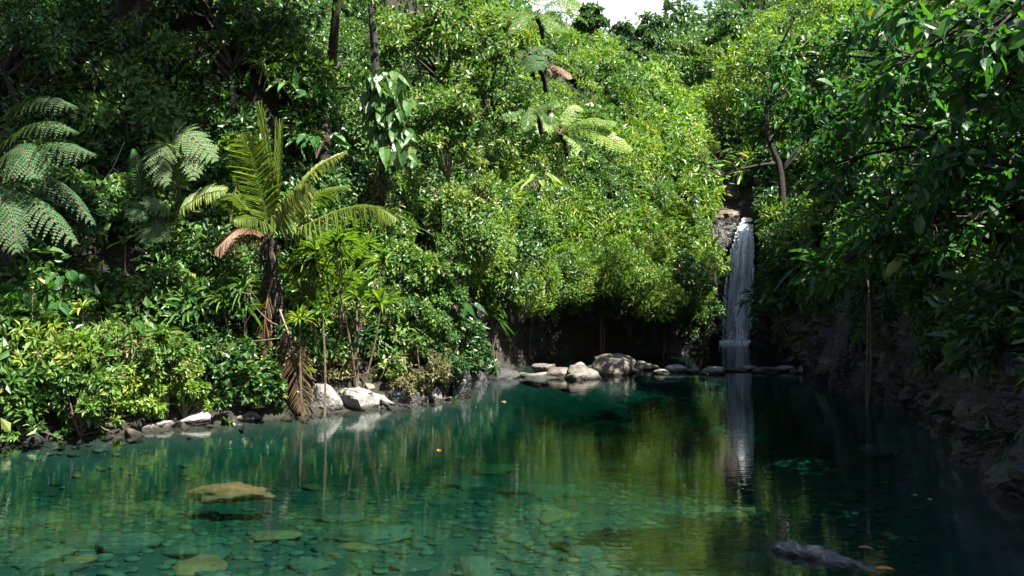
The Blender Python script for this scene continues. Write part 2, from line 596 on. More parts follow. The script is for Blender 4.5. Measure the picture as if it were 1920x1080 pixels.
def stone(name, label, cat, px, py, wpx, hpx, mat, seed, d=None, sink=.35, facet=.75, rough=.08, tilt=0, group=None, deep=1.0, smooth=True, sub=4):
    """a stone whose visible part is centred on px, py and wpx by hpx photo pixels"""
    if d is None:
        d = CAM_Z * F / (py + hpx / 2 - 540)
    sx = wpx / F * d / 2
    szv = hpx / F * d
    sz = szv / (2 - 2 * sink)
    c = P(px, py + hpx / 2, d)
    V, T = rock(seed, (sx * 1.08, sx * deep, sz * 1.1), facet=facet, rough=rough, rz=0, sub=sub)
    if tilt:
        ct, st = math.cos(tilt), math.sin(tilt)
        V = np.stack([V[:, 0] * ct - V[:, 2] * st, V[:, 1], V[:, 0] * st + V[:, 2] * ct], -1)
    o = MB().add(V, T).obj(name, mat, smooth=smooth, loc=(c[0], c[1] + sx * deep * .4, c[2] + szv - sz))
    return tag(o, label, cat, group)


# ------------------------------------------------------------------ foliage builders
UP = np.array((0, 0, 1.0))


def blob_leaves(mb, C, R, n, L, ratio=.45, mi=0, tint=.5, tvar=.22, squash=(1, 1, .8), out=.7, up=.55, sag=.35, N=None, hemi=False, tpl=T_RHOMB, droop=0.0, spread=.55, lvar=.3):
    """leaves gathered in loose clumps: centres C, radii R, n leaves for each"""
    C = np.asarray(C, float).reshape(-1, 3)
    k = len(C)
    if k == 0:
        return mb
    R = np.broadcast_to(np.asarray(R, float), (k,))
    n = np.broadcast_to(np.asarray(n, int), (k,))
    ii = np.repeat(np.arange(k), n)
    m = len(ii)
    D = unit(RNG.normal(size=(m, 3)))
    if N is not None:
        Nn = unit(np.asarray(N, float))[ii]
        if hemi:
            dd = (D * Nn).sum(1)
            D = unit(D - Nn * (np.minimum(dd + .25, 0) * 1.9)[:, None])
    rad = (.35 + .65 * RNG.random(m) ** .55)
    pos = C[ii] + D * (rad * R[ii])[:, None] * np.asarray(squash)
    nr = unit(D * out + UP * up + RNG.normal(size=(m, 3)) * spread)
    d = unit(D * .8 + RNG.normal(size=(m, 3)) * .75 - UP * sag)
    Lk = np.broadcast_to(np.asarray(L, float), (k,))[ii] * np.exp(RNG.normal(size=m) * lvar * .8)
    ra = np.broadcast_to(np.asarray(ratio, float), (k,))[ii] * RNG.uniform(.8, 1.2, m)
    tk = np.broadcast_to(np.asarray(tint, float), (k,))[ii]
    t = np.clip(tk + RNG.normal(size=m) * tvar, 0, 1)
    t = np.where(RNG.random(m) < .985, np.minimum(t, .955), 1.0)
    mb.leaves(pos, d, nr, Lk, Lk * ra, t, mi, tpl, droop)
    return mb


def twig_tubes(mb, a, B, r0=.02, mi=1, bend=.25, sides=4):
    for b in B:
        mid = (a + b) / 2 + RNG.normal(size=3) * np.linalg.norm(b - a) * bend * .4 + np.array((0, 0, .12)) * np.linalg.norm(b - a)
        mb.tube(bez(a, mid, b, 7), np.linspace(r0, r0 * .35, 7), sides, mi)


def shrub_mesh(name, seed, R=.7, nb=11, n=90, L=.11, ratio=.45, mat='mid', tall=1.0, tpl=T_RHOMB, tint=.5, droop=0.0, sag=.3):
    """a shrub as one mesh: stems and sprays of leaves, base at the origin"""
    global RNG
    keep, RNG = RNG, np.random.default_rng(seed)
    mb = MB()
    D = unit(RNG.normal(size=(nb, 3)) + UP * .55)
    D[:, 2] = np.abs(D[:, 2]) * .9 + .1
    C = D * R * RNG.uniform(.45, .95, nb)[:, None] * np.array((1, 1, tall)) + UP * R * .25
    blob_leaves(mb, C, R * RNG.uniform(.28, .5, nb), n, L, ratio, 0, tint + RNG.normal(size=nb) * .12, N=D, hemi=True, tpl=tpl, droop=droop, sag=sag)
    twig_tubes(mb, np.zeros(3), C, .012 + R * .012)
    me = mb.mesh(name, [mat, 'twig'], smooth=False)
    RNG = keep
    return me


def rosette(mb, c, axis_, n=26, L=.45, W=.035, mi=0, tint=.5, droop=.55, lo=.15, hi=1.25):
    """strap leaves radiating from a point"""
    ax = unit(np.asarray(axis_, float))
    a = unit(np.cross(ax, (0.3, .9, .2)))
    b = np.cross(ax, a)
    th = RNG.uniform(0, 2 * np.pi, n)
    el = RNG.uniform(lo, hi, n)
    d = (np.cos(th)[:, None] * a + np.sin(th)[:, None] * b) * np.sin(el)[:, None] + ax * np.cos(el)[:, None]
    nr = ax[None] * np.sin(el)[:, None] - (np.cos(th)[:, None] * a + np.sin(th)[:, None] * b) * np.cos(el)[:, None]
    l = L * RNG.uniform(.7, 1.15, n)
    mb.leaves(np.asarray(c) + d * .02, d, nr, l, W * RNG.uniform(.8, 1.2, n), np.clip(tint + RNG.normal(size=n) * .2, 0, .95), mi, T_STRAP, droop * RNG.uniform(.6, 1.3, n))
    return mb


def frond_mb(path, nrm, width, pairs=40, leaf_w=.03, mi=0, mi_stem=1, tint=.5, droop=.5, ang=55, prof=None, bip=False, stem=.012, fold=.25, tvar=.12, gaps=0.0, keep=(1, 1), start=.12):
    """a feather frond: midrib along path, leaflets at both sides; bip = each side branch carries small leaflets"""
    mb = MB()
    path = np.asarray(path, float)
    n = len(path)
    mb.tube(path, np.linspace(stem, stem * .25, n), 5, mi_stem, .6)
    t = np.linspace(start, .995, pairs)
    u = t * (n - 1)
    i = np.minimum(u.astype(int), n - 2)
    f = (u - i)[:, None]
    pos = path[i] * (1 - f) + path[i + 1] * f
    tg = unit(path[i + 1] - path[i])
    nn = unit(np.broadcast_to(np.asarray(nrm, float), tg.shape))
    side = unit(np.cross(tg, nn))
    nn = np.cross(side, tg)
    pr = prof(t) if prof else np.sin(np.pi * np.clip(t * .86 + .12, 0, 1)) ** .7
    a = math.radians(ang)
    for sgn, kp in ((1, keep[0]), (-1, keep[1])):
        if not kp:
            continue
        d = unit(tg * math.cos(a) + side * sgn * math.sin(a) + nn * fold + RNG.normal(size=tg.shape) * .06)
        l = width * pr * RNG.uniform(.88, 1.08, pairs)
        ok = RNG.random(pairs) >= gaps
        if not bip:
            nr = unit(nn - side * sgn * .35 + RNG.normal(size=nn.shape) * .1)
            mb.leaves(pos[ok], d[ok], nr[ok], l[ok], leaf_w, np.clip(tint + RNG.normal(size=pairs)[ok] * tvar, 0, 1), mi, T_STRAP, droop)
        else:
            for q in np.nonzero(ok)[0]:
                if l[q] < .03:
                    continue
                m = max(6, int(l[q] / (leaf_w * .95)))
                s = np.linspace(.06, .98, m)
                pp = pos[q] + d[q] * (l[q] * s)[:, None]
                pp[:, 2] -= droop * l[q] * s * s
                tq = unit(np.gradient(pp, axis=0))
                sd = unit(np.cross(tq, nn[q]))
                ll = leaf_w * 2.1 * (1 - s) ** .55 * np.minimum(1, .4 + s * 4) * min(1, l[q] / .25 + .3)
                for g in (1, -1):
                    dd = unit(tq * .45 + sd * g)
                    mb.leaves(pp, dd, np.broadcast_to(nn[q], dd.shape) + RNG.normal(size=dd.shape) * .15, ll, leaf_w * 1.4, np.clip(tint + RNG.normal(size=m) * tvar, 0, 1), mi, T_RHOMB)
                mb.tube(pp[[0, m // 2, -1]], (.004, .003, .0015), 3, mi_stem, .6)
    return mb


def make_tree(name, label, cat, base, trunk, blobs, group=None, leaf='mid', bark='bark', r0=.14, n=200, L=.13, ratio=.45, tint=.5, tpl=T_RHOMB, limb_r=.05, crown='crown', sag=.35, squash=(1, 1, .75), droop=0, tvar=.2, mesh_only=False, limb_from=None):
    """trunk: path points; blobs: (centre, radius) in world space"""
    base = np.asarray(base, float)
    tp = spline(np.asarray(trunk, float), 18) - base
    C = np.array([b[0] for b in blobs], float) - base
    R = np.array([b[1] for b in blobs], float)
    t = thing(name, label, cat, base, group)
    tm = MB()
    tm.tube(tp, r0 * np.linspace(1.15, .45, len(tp)) * (1 + .5 * np.exp(-np.linspace(0, 8, len(tp)))), 8, 0, rough=.06)
    tm.obj('trunk', bark, t, smooth=True)
    lm = MB()
    for c, r in zip(C, R):
        k = limb_from if limb_from is not None else int(np.argmin(np.linalg.norm(tp - (c - UP * np.linalg.norm(c - tp[-1]) * .35), axis=1)))
        a = tp[min(k, len(tp) - 1)]
        ln = np.linalg.norm(c - a)
        p = bez(a, (a + c) / 2 + UP * ln * .15 + RNG.normal(size=3) * ln * .08, c, 9)
        lm.tube(p, np.linspace(limb_r, limb_r * .3, 9), 5, 0, rough=.05)
        for _ in range(4):
            e = c + unit(RNG.normal(size=3)) * r * .8
            lm.tube(bez(c * .6 + p[6] * .4, (c + e) / 2 + RNG.normal(size=3) * r * .1, e, 5), np.linspace(limb_r * .3, limb_r * .1, 5), 4, 0)
    lm.obj('limb', bark, t, smooth=True)
    cm = MB()
    # each clump breaks into smaller sprays so that the outline stays ragged
    ns = np.maximum(4, (R * 9).astype(int))
    ii = np.repeat(np.arange(len(C)), ns)
    D = unit(RNG.normal(size=(len(ii), 3)))
    S = C[ii] + D * (R[ii] * RNG.uniform(.35, 1.0, len(ii)))[:, None] * np.asarray(squash)
    blob_leaves(cm, S, R[ii] * RNG.uniform(.22, .42, len(ii)), np.maximum(8, (n * RNG.uniform(.5, 1.4, len(ii))).astype(int)), L, ratio, 0,
                tint + RNG.normal(size=len(ii)) * .13, N=D, hemi=False, tpl=tpl, sag=sag, tvar=tvar, droop=droop)
    cm.obj(crown, [leaf], t)
    return t


def in_chute(Pt):
    px = 960 + Pt[:, 0] / Pt[:, 1] * F
    py = 540 - (Pt[:, 2] - CAM_Z) / Pt[:, 1] * F
    return (px > np.interp(py, [330, 400, 440, 500], [1345, 1315, 1305, 1322])) & (px < np.interp(py, [330, 400, 440, 500], [1412, 1432, 1452, 1458])) & (py > 325) & (py < 660) & (Pt[:, 1] > 28)


def land_points(n, x0, x1, y0, y1, margin=90, skip_pool=.15, seed=0, vis=True, lift=.9):
    """random spots of the land that the camera can see (with a margin), area-weighted; returns points, normals, distance to the waterline"""
    r = np.random.default_rng(seed)
    out = []
    got = 0
    e = .12
    for _ in range(60):
        X = r.uniform(x0, x1, n * 2)
        Y = r.uniform(y0, y1, n * 2)
        Z = height(X, Y)
        zx = (height(X + e, Y) - Z) / e
        zy = (height(X, Y + e) - Z) / e
        g = np.sqrt(1 + zx * zx + zy * zy)
        px = 960 + X / Y * F
        py = 540 - (Z - CAM_Z) / Y * F
        ok = (r.random(len(X)) < np.minimum(g, 5) / 5) & (px > -margin) & (px < 1920 + margin) & (py > -margin * 1.6) & (py < 1080 + margin) & ~(inside(X, Y) & (Y < 33.7))
        dl, _p = near_line(X, Y, LS)
        dr, _p = near_line(X, Y, RS)
        s = np.minimum(dl, dr)
        ok &= (s > skip_pool)
        if vis:
            hid = np.zeros(len(X), bool)
            for f in np.linspace(.25, .97, 26):
                hid |= height(X * f, Y * f) > CAM_Z + (Z + lift - CAM_Z) * f + .05
            ok &= ~hid
        nrm = unit(np.stack([-zx, -zy, np.ones_like(zx)], -1))
        ok &= ~in_chute(np.stack([X, Y, Z + .3], -1))
        out.append((np.stack([X, Y, Z], -1)[ok], nrm[ok], s[ok]))
        got += ok.sum()
        if got >= n:
            break
    Pp, Nn, S = (np.concatenate([o[k] for o in out])[:n] for k in range(3))
    return Pp, Nn, S


# ------------------------------------------------------------------ undergrowth that clothes the slopes (nobody could count it)
def cover(name, label, pts, nrm, s, mats, weights, R=(.22, .55), n=110, L=(.08, .17), seed=1, tint=.5, cat='undergrowth', lift=.45, strap=.12, density=None):
    r = np.random.default_rng(seed)
    ok = fbm(pts * 1.1, seed + 9, 2) > -.22         # gaps where the dark shows through
    pts, nrm = pts[ok], nrm[ok]
    k = len(pts)
    big = fbm(pts * .45, seed, 3)
    Rr = r.uniform(*R, k) * (1 + .35 * big)
    L = np.asarray(L)
    C = pts + nrm * (Rr * lift)[:, None] + UP * (Rr * .2)[:, None] + nrm * (np.maximum(0, fbm(pts * .8, seed + 5, 2)) * 1.1)[:, None]
    mb = MB()
    pick = r.choice(len(mats), k, p=np.asarray(weights) / sum(weights))
    sp = r.random(k) < strap
    tn = tint + big * .28 + r.normal(size=k) * .10
    for m in range(len(mats)):
        w_ = (pick == m) & ~sp
        Ls = r.uniform(*L, k) * np.where(r.random(k) < .12, 1.7, 1)
        blob_leaves(mb, C[w_], Rr[w_], (n * r.uniform(.6, 1.4, w_.sum()) * (Rr[w_] / np.mean(Rr)) ** 1.6).astype(int) + 6, Ls[w_], r.uniform(.34, .62, k)[w_], m, tn[w_], N=nrm[w_] + UP * .2, hemi=True)
        w_ = (pick == m) & sp
        blob_leaves(mb, C[w_], Rr[w_] * .9, int(n * .7), Ls[w_] * 2.1, .13, m, tn[w_] + .08, N=nrm[w_] + UP * .2, hemi=True, tpl=T_STRAP, droop=.35, sag=.1)
    o = mb.obj(name, list(mats))
    return tag(o, label, cat, kind='stuff')


# slope at the pool's left: half of it in the shade of the tall trees
p, nr, s = land_points(2000, -14, -.2, 11, 31, seed=21, skip_pool=.7)
k_ = (p[:, 1] < 17.2) | (p[:, 2] > 3.0) | (p[:, 0] < -2.5)
p, nr, s = p[k_], nr[k_], s[k_]
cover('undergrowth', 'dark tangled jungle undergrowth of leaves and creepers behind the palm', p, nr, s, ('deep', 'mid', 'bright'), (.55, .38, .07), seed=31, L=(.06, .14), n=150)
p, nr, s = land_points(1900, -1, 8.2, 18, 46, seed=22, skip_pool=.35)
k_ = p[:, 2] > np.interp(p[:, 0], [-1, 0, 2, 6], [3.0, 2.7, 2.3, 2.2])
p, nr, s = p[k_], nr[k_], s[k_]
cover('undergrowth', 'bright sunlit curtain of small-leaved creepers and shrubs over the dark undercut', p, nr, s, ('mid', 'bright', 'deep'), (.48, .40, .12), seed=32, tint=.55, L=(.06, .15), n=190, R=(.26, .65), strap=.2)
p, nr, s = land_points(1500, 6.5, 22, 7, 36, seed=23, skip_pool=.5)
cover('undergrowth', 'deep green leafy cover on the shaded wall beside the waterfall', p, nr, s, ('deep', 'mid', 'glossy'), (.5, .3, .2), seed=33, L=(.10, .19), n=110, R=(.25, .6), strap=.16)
p, nr, s = land_points(1300, -16, 34, 33.9, 70, seed=24, skip_pool=.5)
cover('undergrowth', 'sunny yellow-green scrub filling the valley above the waterfall', p, nr, s, ('mid', 'bright', 'far'), (.4, .4, .2), seed=34, tint=.58, L=(.16, .30), n=110, R=(.5, 1.1))
p, nr, s = land_points(700, 6.4, 10, 16.5, 33.2, seed=28, skip_pool=.08)
k_ = (s < 1.0) & (p[:, 2] > .8 + .9 * np.random.default_rng(4).random(len(p)) + np.interp(p[:, 1], [16, 20, 24], [1.0, .3, 0]))
cover('undergrowth', 'dark leaves and moss draping the rock wall between the falls and the black column', p[k_], nr[k_], s[k_], ('deep', 'mid', 'glossy'), (.6, .25, .15), seed=38, L=(.09, .17), n=90, R=(.2, .45), strap=.25, lift=.9)
p, nr, s = land_points(260, 4, 9, 7.5, 17, seed=29, skip_pool=.1, margin=140)
cover('undergrowth', 'sparse dark weeds and ferns clinging to the shaded rocks by the black water', p[s < 1.4], nr[s < 1.4], s[s < 1.4], ('deep', 'mid'), (.75, .25), seed=39, L=(.04, .10), n=46, R=(.08, .22), strap=.4, lift=.8)
p, nr, s = land_points(420, -14, -1.0, 9.5, 16.5, seed=25, skip_pool=.35)
cover('undergrowth', 'low weeds and creeping stems along the stony bank', p[s < 2.2], nr[s < 2.2], s[s < 2.2], ('mid', 'bright', 'moss'), (.45, .35, .2), seed=35, L=(.05, .11), n=90, R=(.14, .34), strap=.18)

# the rest of the banks, a step outside the view
p, nr, s = land_points(1100, 3.5, 15, 1.5, 20, seed=71, skip_pool=.45, margin=2600, vis=False)
o_ = (960 + p[:, 0] / p[:, 1] * F > 1850) | (p[:, 2] > 4)
cover('undergrowth', 'deep green weeds and shrubs on the near bank under the shading trees', p[o_], nr[o_], s[o_], ('deep', 'mid', 'glossy'), (.6, .25, .15), seed=72, L=(.10, .20), n=70, R=(.28, .6))
p, nr, s = land_points(500, -17, -6, 8.5, 20, seed=73, skip_pool=.4, margin=1500, vis=False)
o_ = 960 + p[:, 0] / p[:, 1] * F < -60
cover('undergrowth', 'leafy thicket on the bank past the tree fern', p[o_], nr[o_], s[o_], ('deep', 'mid'), (.6, .4), seed=74, L=(.10, .18), n=80, R=(.3, .6))

# ------------------------------------------------------------------ far-off wood on the hills
def far_wood():
    r = np.random.default_rng(5)
    p, nr, s = land_points(330, -60, 110, 66, 260, seed=26, margin=160, lift=6)
    mb = MB()
    for q in p:
        h = r.uniform(3.5, 6.5) * (1 + q[1] / 300)
        k = r.integers(7, 12)
        D = unit(r.normal(size=(k, 3)))
        C = q + UP * h * .62 + D * h * .34 * np.array((1, 1, .75))
        blob_leaves(mb, C, h * r.uniform(.14, .24, k), 60, .30 + q[1] * .0022, .6, 0, r.uniform(.25, .75) + r.normal(size=k) * .1, sag=.2)
        mb.tube([q - UP * .5, q + UP * h * .6], (.16, .08), 5, 1)
    o = mb.obj('forest', ['far', 'bark'])
    return tag(o, 'hazy dark green forest covering the far hill under the sky', 'forest', kind='stuff')


far_wood()
# ------------------------------------------------------------------ rock walls
def cliff(name, label, line, z0, z1, mat, seed, amp=.35, out=.12, lean=0.0, nz=26, step=.16, sgn=1, cat='rock wall', freq=1.1):
    """a craggy rock wall standing along a line of X, Y points"""
    line = spline(np.array([(a[0], a[1], 0) for a in line], float), max(12, int(sum(math.dist(a[:2], b[:2]) for a, b in zip(line[:-1], line[1:])) / step)))
    tg = unit(np.gradient(line, axis=0))
    nrm = np.stack([tg[:, 1], -tg[:, 0], np.zeros(len(tg))], -1) * sgn
    n = len(line)
    u = np.linspace(0, 1, n)
    za = np.interp(u, np.linspace(0, 1, len(z1)), z1)
    v = np.linspace(0, 1, nz)
    base = line[:, None] + UP * (z0 + (za - z0)[:, None] * v[None])[..., None]
    q = base * freq
    ridged = 1 - np.abs(noise3(q * 1.2 + 3, seed)) * 1.6
    ridged2 = 1 - np.abs(noise3(q * 3.1 + 7, seed + 3)) * 1.7
    disp = amp * (.55 * fbm(q * .8, seed + 1, 3) + .5 * ridged + .28 * ridged2 + .12 * noise3(q * 8, seed + 5)) + out - lean * v[None] ** 1.5
    edge = np.minimum(1, np.minimum(u, 1 - u) * 14)[:, None]
    V = base + nrm[:, None] * (disp * edge - (1 - edge) * .3)[..., None]
    V[:, -1] -= nrm * .7
    V = V.reshape(-1, 3)
    idx = np.arange(n * nz).reshape(n, nz)
    a, b, c, d = idx[:-1, :-1].ravel(), idx[1:, :-1].ravel(), idx[1:, 1:].ravel(), idx[:-1, 1:].ravel()
    T = np.vstack([np.stack([a, b, c], -1), np.stack([a, c, d], -1)])
    o = MB().add(V, T).obj(name, mat)
    return tag(o, label, cat)


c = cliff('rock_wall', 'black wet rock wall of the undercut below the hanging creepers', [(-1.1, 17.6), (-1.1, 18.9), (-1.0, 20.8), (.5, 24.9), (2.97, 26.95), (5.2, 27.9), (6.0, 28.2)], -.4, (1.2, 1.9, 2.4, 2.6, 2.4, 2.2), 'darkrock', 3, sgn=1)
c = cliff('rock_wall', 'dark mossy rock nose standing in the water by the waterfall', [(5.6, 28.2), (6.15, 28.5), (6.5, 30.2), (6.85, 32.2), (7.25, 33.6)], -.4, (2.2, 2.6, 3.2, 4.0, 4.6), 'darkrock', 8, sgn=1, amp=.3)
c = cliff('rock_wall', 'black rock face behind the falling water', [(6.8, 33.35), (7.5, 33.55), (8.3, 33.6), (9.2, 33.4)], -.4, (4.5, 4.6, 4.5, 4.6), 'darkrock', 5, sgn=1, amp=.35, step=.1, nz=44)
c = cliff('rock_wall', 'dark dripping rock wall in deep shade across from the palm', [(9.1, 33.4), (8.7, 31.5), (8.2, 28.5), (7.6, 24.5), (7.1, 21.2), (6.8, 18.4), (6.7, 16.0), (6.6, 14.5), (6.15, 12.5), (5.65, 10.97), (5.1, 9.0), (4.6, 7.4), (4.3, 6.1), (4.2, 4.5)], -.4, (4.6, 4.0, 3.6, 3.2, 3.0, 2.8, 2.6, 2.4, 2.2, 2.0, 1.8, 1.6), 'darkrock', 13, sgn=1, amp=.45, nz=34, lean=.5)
# brown rock steps above the falls
RK = []
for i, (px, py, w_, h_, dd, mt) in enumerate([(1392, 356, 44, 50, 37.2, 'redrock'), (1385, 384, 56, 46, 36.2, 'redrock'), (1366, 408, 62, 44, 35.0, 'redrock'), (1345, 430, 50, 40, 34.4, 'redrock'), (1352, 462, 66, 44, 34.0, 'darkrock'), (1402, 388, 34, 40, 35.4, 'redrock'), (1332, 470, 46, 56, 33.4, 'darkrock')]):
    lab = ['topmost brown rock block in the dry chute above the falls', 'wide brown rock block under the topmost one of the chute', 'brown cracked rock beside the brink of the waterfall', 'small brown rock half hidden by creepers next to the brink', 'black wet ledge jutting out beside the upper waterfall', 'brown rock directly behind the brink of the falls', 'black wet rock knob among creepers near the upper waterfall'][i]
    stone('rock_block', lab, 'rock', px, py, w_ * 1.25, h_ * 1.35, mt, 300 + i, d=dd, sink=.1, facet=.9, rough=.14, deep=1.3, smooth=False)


# ------------------------------------------------------------------ waterfall
def fall_mat(name, dens, white, sx=9.0, sz=.55, lo=.42, hi=.66):
    m, nt, out = _mat(name)
    tc = nt.nodes.new('ShaderNodeTexCoord')
    mp = nt.nodes.new('ShaderNodeMapping')
    mp.inputs['Scale'].default_value = (sx, sx * .4, sz)
    nt.links.new(tc.outputs['Object'], mp.inputs['Vector'])
    n = nt.nodes.new('ShaderNodeTexNoise')
    n.inputs['Scale'].default_value = 1.6
    n.inputs['Detail'].default_value = 7
    n.inputs['Roughness'].default_value = .68
    n.inputs['Distortion'].default_value = .5
    nt.links.new(mp.outputs['Vector'], n.inputs['Vector'])
    n2 = nt.nodes.new('ShaderNodeTexNoise')
    n2.inputs['Scale'].default_value = 9
    n2.inputs['Detail'].default_value = 4
    nt.links.new(tc.outputs['Object'], n2.inputs['Vector'])
    ad = nt.nodes.new('ShaderNodeMath')
    ad.operation = 'MULTIPLY_ADD'
    nt.links.new(n2.outputs['Fac'], ad.inputs[0])
    ad.inputs[1].default_value = .35
    nt.links.new(n.outputs['Fac'], ad.inputs[2])
    mr = nt.nodes.new('ShaderNodeMapRange')
    mr.inputs['From Min'].default_value = lo + .17
    mr.inputs['From Max'].default_value = hi + .17
    mr.inputs['To Max'].default_value = dens
    nt.links.new(ad.outputs['Value'], mr.inputs['Value'])
    a = nt.nodes.new('ShaderNodeAttribute')
    a.attribute_name = 'tint'
    mu = nt.nodes.new('ShaderNodeMath')
    mu.operation = 'MULTIPLY'
    nt.links.new(mr.outputs['Result'], mu.inputs[0])
    nt.links.new(a.outputs['Fac'], mu.inputs[1])
    b = nt.nodes.new('ShaderNodeBsdfPrincipled')
    b.inputs['Base Color'].default_value = white
    b.inputs['Roughness'].default_value = .35
    t = nt.nodes.new('ShaderNodeBsdfTranslucent')
    t.inputs['Color'].default_value = white
    m1 = nt.nodes.new('ShaderNodeMixShader')
    m1.inputs['Fac'].default_value = .4
    nt.links.new(b.outputs['BSDF'], m1.inputs[1])
    nt.links.new(t.outputs['BSDF'], m1.inputs[2])
    tr = nt.nodes.new('ShaderNodeBsdfTransparent')
    m2 = nt.nodes.new('ShaderNodeMixShader')
    nt.links.new(mu.outputs['Value'], m2.inputs['Fac'])
    nt.links.new(tr.outputs['BSDF'], m2.inputs[1])
    nt.links.new(m1.outputs['Shader'], m2.inputs[2])
    nt.links.new(m2.outputs['Shader'], out.inputs['Surface'])
    return m


M['fall'] = fall_mat('falling_water', .9, (.88, .93, .98, 1), sx=12, lo=.42, hi=.60)
M['fall_dense'] = fall_mat('white_water', 1.0, (.86, .90, .94, 1), sx=7, sz=.9, lo=.30, hi=.5)
M['foam'] = fall_mat('water_foam', .95, (.82, .88, .90, 1), sx=5, sz=3, lo=.40, hi=.62)

M['white_spray'] = solid_mat('white_spray', (.80, .84, .88), (.9, .92, .94), rough=.4, bump=0)
WF = thing('waterfall', 'white waterfall pouring over the dark rock ledge into the pool', 'waterfall', (8.35, 33.0, 0))
WFO = np.array(WF.location)


def fall_sheet(rows, cols, left, right, dd, mat, name, seed, amp, fade=.18):
    """rows: photo y list; left/right: photo x at those rows; dd: distance at those rows"""
    r = np.random.default_rng(seed)
    ys = np.linspace(rows[0], rows[-1], 60)
    L_ = np.interp(ys, rows, left)
    R_ = np.interp(ys, rows, right)
    D_ = np.interp(ys, rows, dd)
    u = np.linspace(0, 1, cols)
    V = np.zeros((60, cols, 3))
    for i, y in enumerate(ys):
        x = L_[i] + (R_[i] - L_[i]) * u
        V[i, :, 0] = (x - 960) / F * D_[i]
        V[i, :, 1] = D_[i]
        V[i, :, 2] = CAM_Z - (y - 540) / F * D_[i]
    q = V.copy()
    q[..., 2] *= .35
    V[..., 1] += amp * fbm(q * 3.3, seed, 3)
    V -= WFO
    idx = np.arange(60 * cols).reshape(60, cols)
    a, b, c, d = idx[:-1, :-1].ravel(), idx[:-1, 1:].ravel(), idx[1:, 1:].ravel(), idx[1:, :-1].ravel()
    T = np.vstack([np.stack([a, b, c], -1), np.stack([a, c, d], -1)])
    e = np.clip(np.minimum(u, 1 - u) / fade, 0, 1) ** .7
    A = np.broadcast_to(e[None], (60, cols)).ravel()
    return MB().add(V.reshape(-1, 3), T, A).obj(name, mat, WF, smooth=True)


fall_sheet([408, 440, 475, 500], 24, [1392, 1379, 1368, 1364], [1410, 1413, 1413, 1412], [33.75, 33.15, 32.95, 32.9], 'fall_dense', 'white_chute', 41, .12, .25)
fall_sheet([455, 500, 560, 641], 40, [1372, 1362, 1355, 1351], [1416, 1415, 1414, 1412], [33.0, 32.85, 32.75, 32.7], 'fall', 'falling_water', 42, .16)
fall_sheet([450, 500, 560, 641], 40, [1376, 1366, 1362, 1358], [1414, 1412, 1409, 1407], [33.1, 33.0, 32.95, 32.95], 'fall', 'falling_water', 43, .16)
fall_sheet([470, 560, 641], 30, [1380, 1366, 1362], [1412, 1404, 1398], [32.9, 32.6, 32.5], 'fall', 'falling_water', 47, .2, .4)
st = MB()
for k in range(110):
    x0 = RNG.uniform(1376, 1412)
    x1 = 1352 + (x0 - 1374) / 40 * 62 + RNG.normal() * 2
    y0 = RNG.uniform(440, 560)
    y1 = min(640, y0 + RNG.uniform(40, 190))
    d0 = RNG.uniform(32.5, 33.0)
    xa = x0 + (x1 - x0) * (y0 - 430) / 210
    xb = x0 + (x1 - x0) * (y1 - 430) / 210
    pts = np.array([P(xa + (xb - xa) * t + RNG.normal() * .4, y0 + (y1 - y0) * t, d0 - .1 * t) for t in np.linspace(0, 1, 8)]) - WFO
    st.tube(pts, .018 * RNG.uniform(.4, 1.3) * np.sin(np.linspace(.2, 3.0, 8)), 4, 0, tint=.8)
tag(st.obj('water_strand', 'fall_dense', WF), kind='stuff')
sp_ = MB()
for k in range(9500):
    v_ = RNG.random() ** .95
    y_ = 412 + 228 * v_
    l_ = np.interp(y_, [408, 440, 475, 560, 641], [1391, 1379, 1368, 1356, 1351])
    r_ = np.interp(y_, [408, 440, 475, 560, 641], [1410, 1413, 1414, 1414, 1412])
    g_ = RNG.normal() * .22 + .5
    if not 0 < g_ < 1 or fbm(np.array([g_ * 9, y_ * .010, 1.0]), 88, 3) < np.interp(y_, [440, 500, 640], [-.25, .02, .10]):
        continue
    d_ = np.interp(y_, [408, 440, 500, 641], [33.7, 33.1, 32.85, 32.65]) - RNG.random() * .22
    V, T = ICO[2]
    s_ = RNG.uniform(.008, .028)
    sp_.add(V * np.array((s_, s_, s_ * RNG.uniform(1.5, 4.5))) + P(l_ + (r_ - l_) * g_, y_, d_) - WFO, T, 1.0)
tag(sp_.obj('spray', 'white_spray', WF, smooth=True), kind='stuff')
fm = MB()
for k in range(230):
    a = RNG.uniform(0, 2 * np.pi)
    rr = RNG.random() ** .6
    V, T = ICO[2]
    c = np.array((8.12 + rr * 1.0 * math.cos(a), 32.6 + rr * .45 * math.sin(a), .02))
    s_ = RNG.uniform(.05, .16) * (1.2 - rr * .6)
    fm.add(V * np.array((s_ * 1.6, s_, s_ * .7)) * (1 + .25 * noise3(V * 2 + k, 4))[:, None] + c - WFO, T, .9)
for k in range(420):                              # churned water and splashes round the foot of the fall
    a = RNG.uniform(0, 2 * np.pi)
    rr = RNG.random() ** .5
    V, T = ICO[2]
    s_ = RNG.uniform(.012, .045) * (1.25 - rr)
    up_ = RNG.random() ** 3 * .55 * (1 - rr) if k % 2 else .005
    c = np.array((8.1 + rr * 1.35 * math.cos(a), 32.3 + rr * 1.1 * math.sin(a), up_))
    fm.add(V * np.array((s_ * (1.2 if k % 2 else 3.0), s_, s_ * (1.2 if k % 2 else .35))) + c - WFO, T, .9)
tag(fm.obj('foam', 'white_spray', WF, smooth=True), kind='stuff')

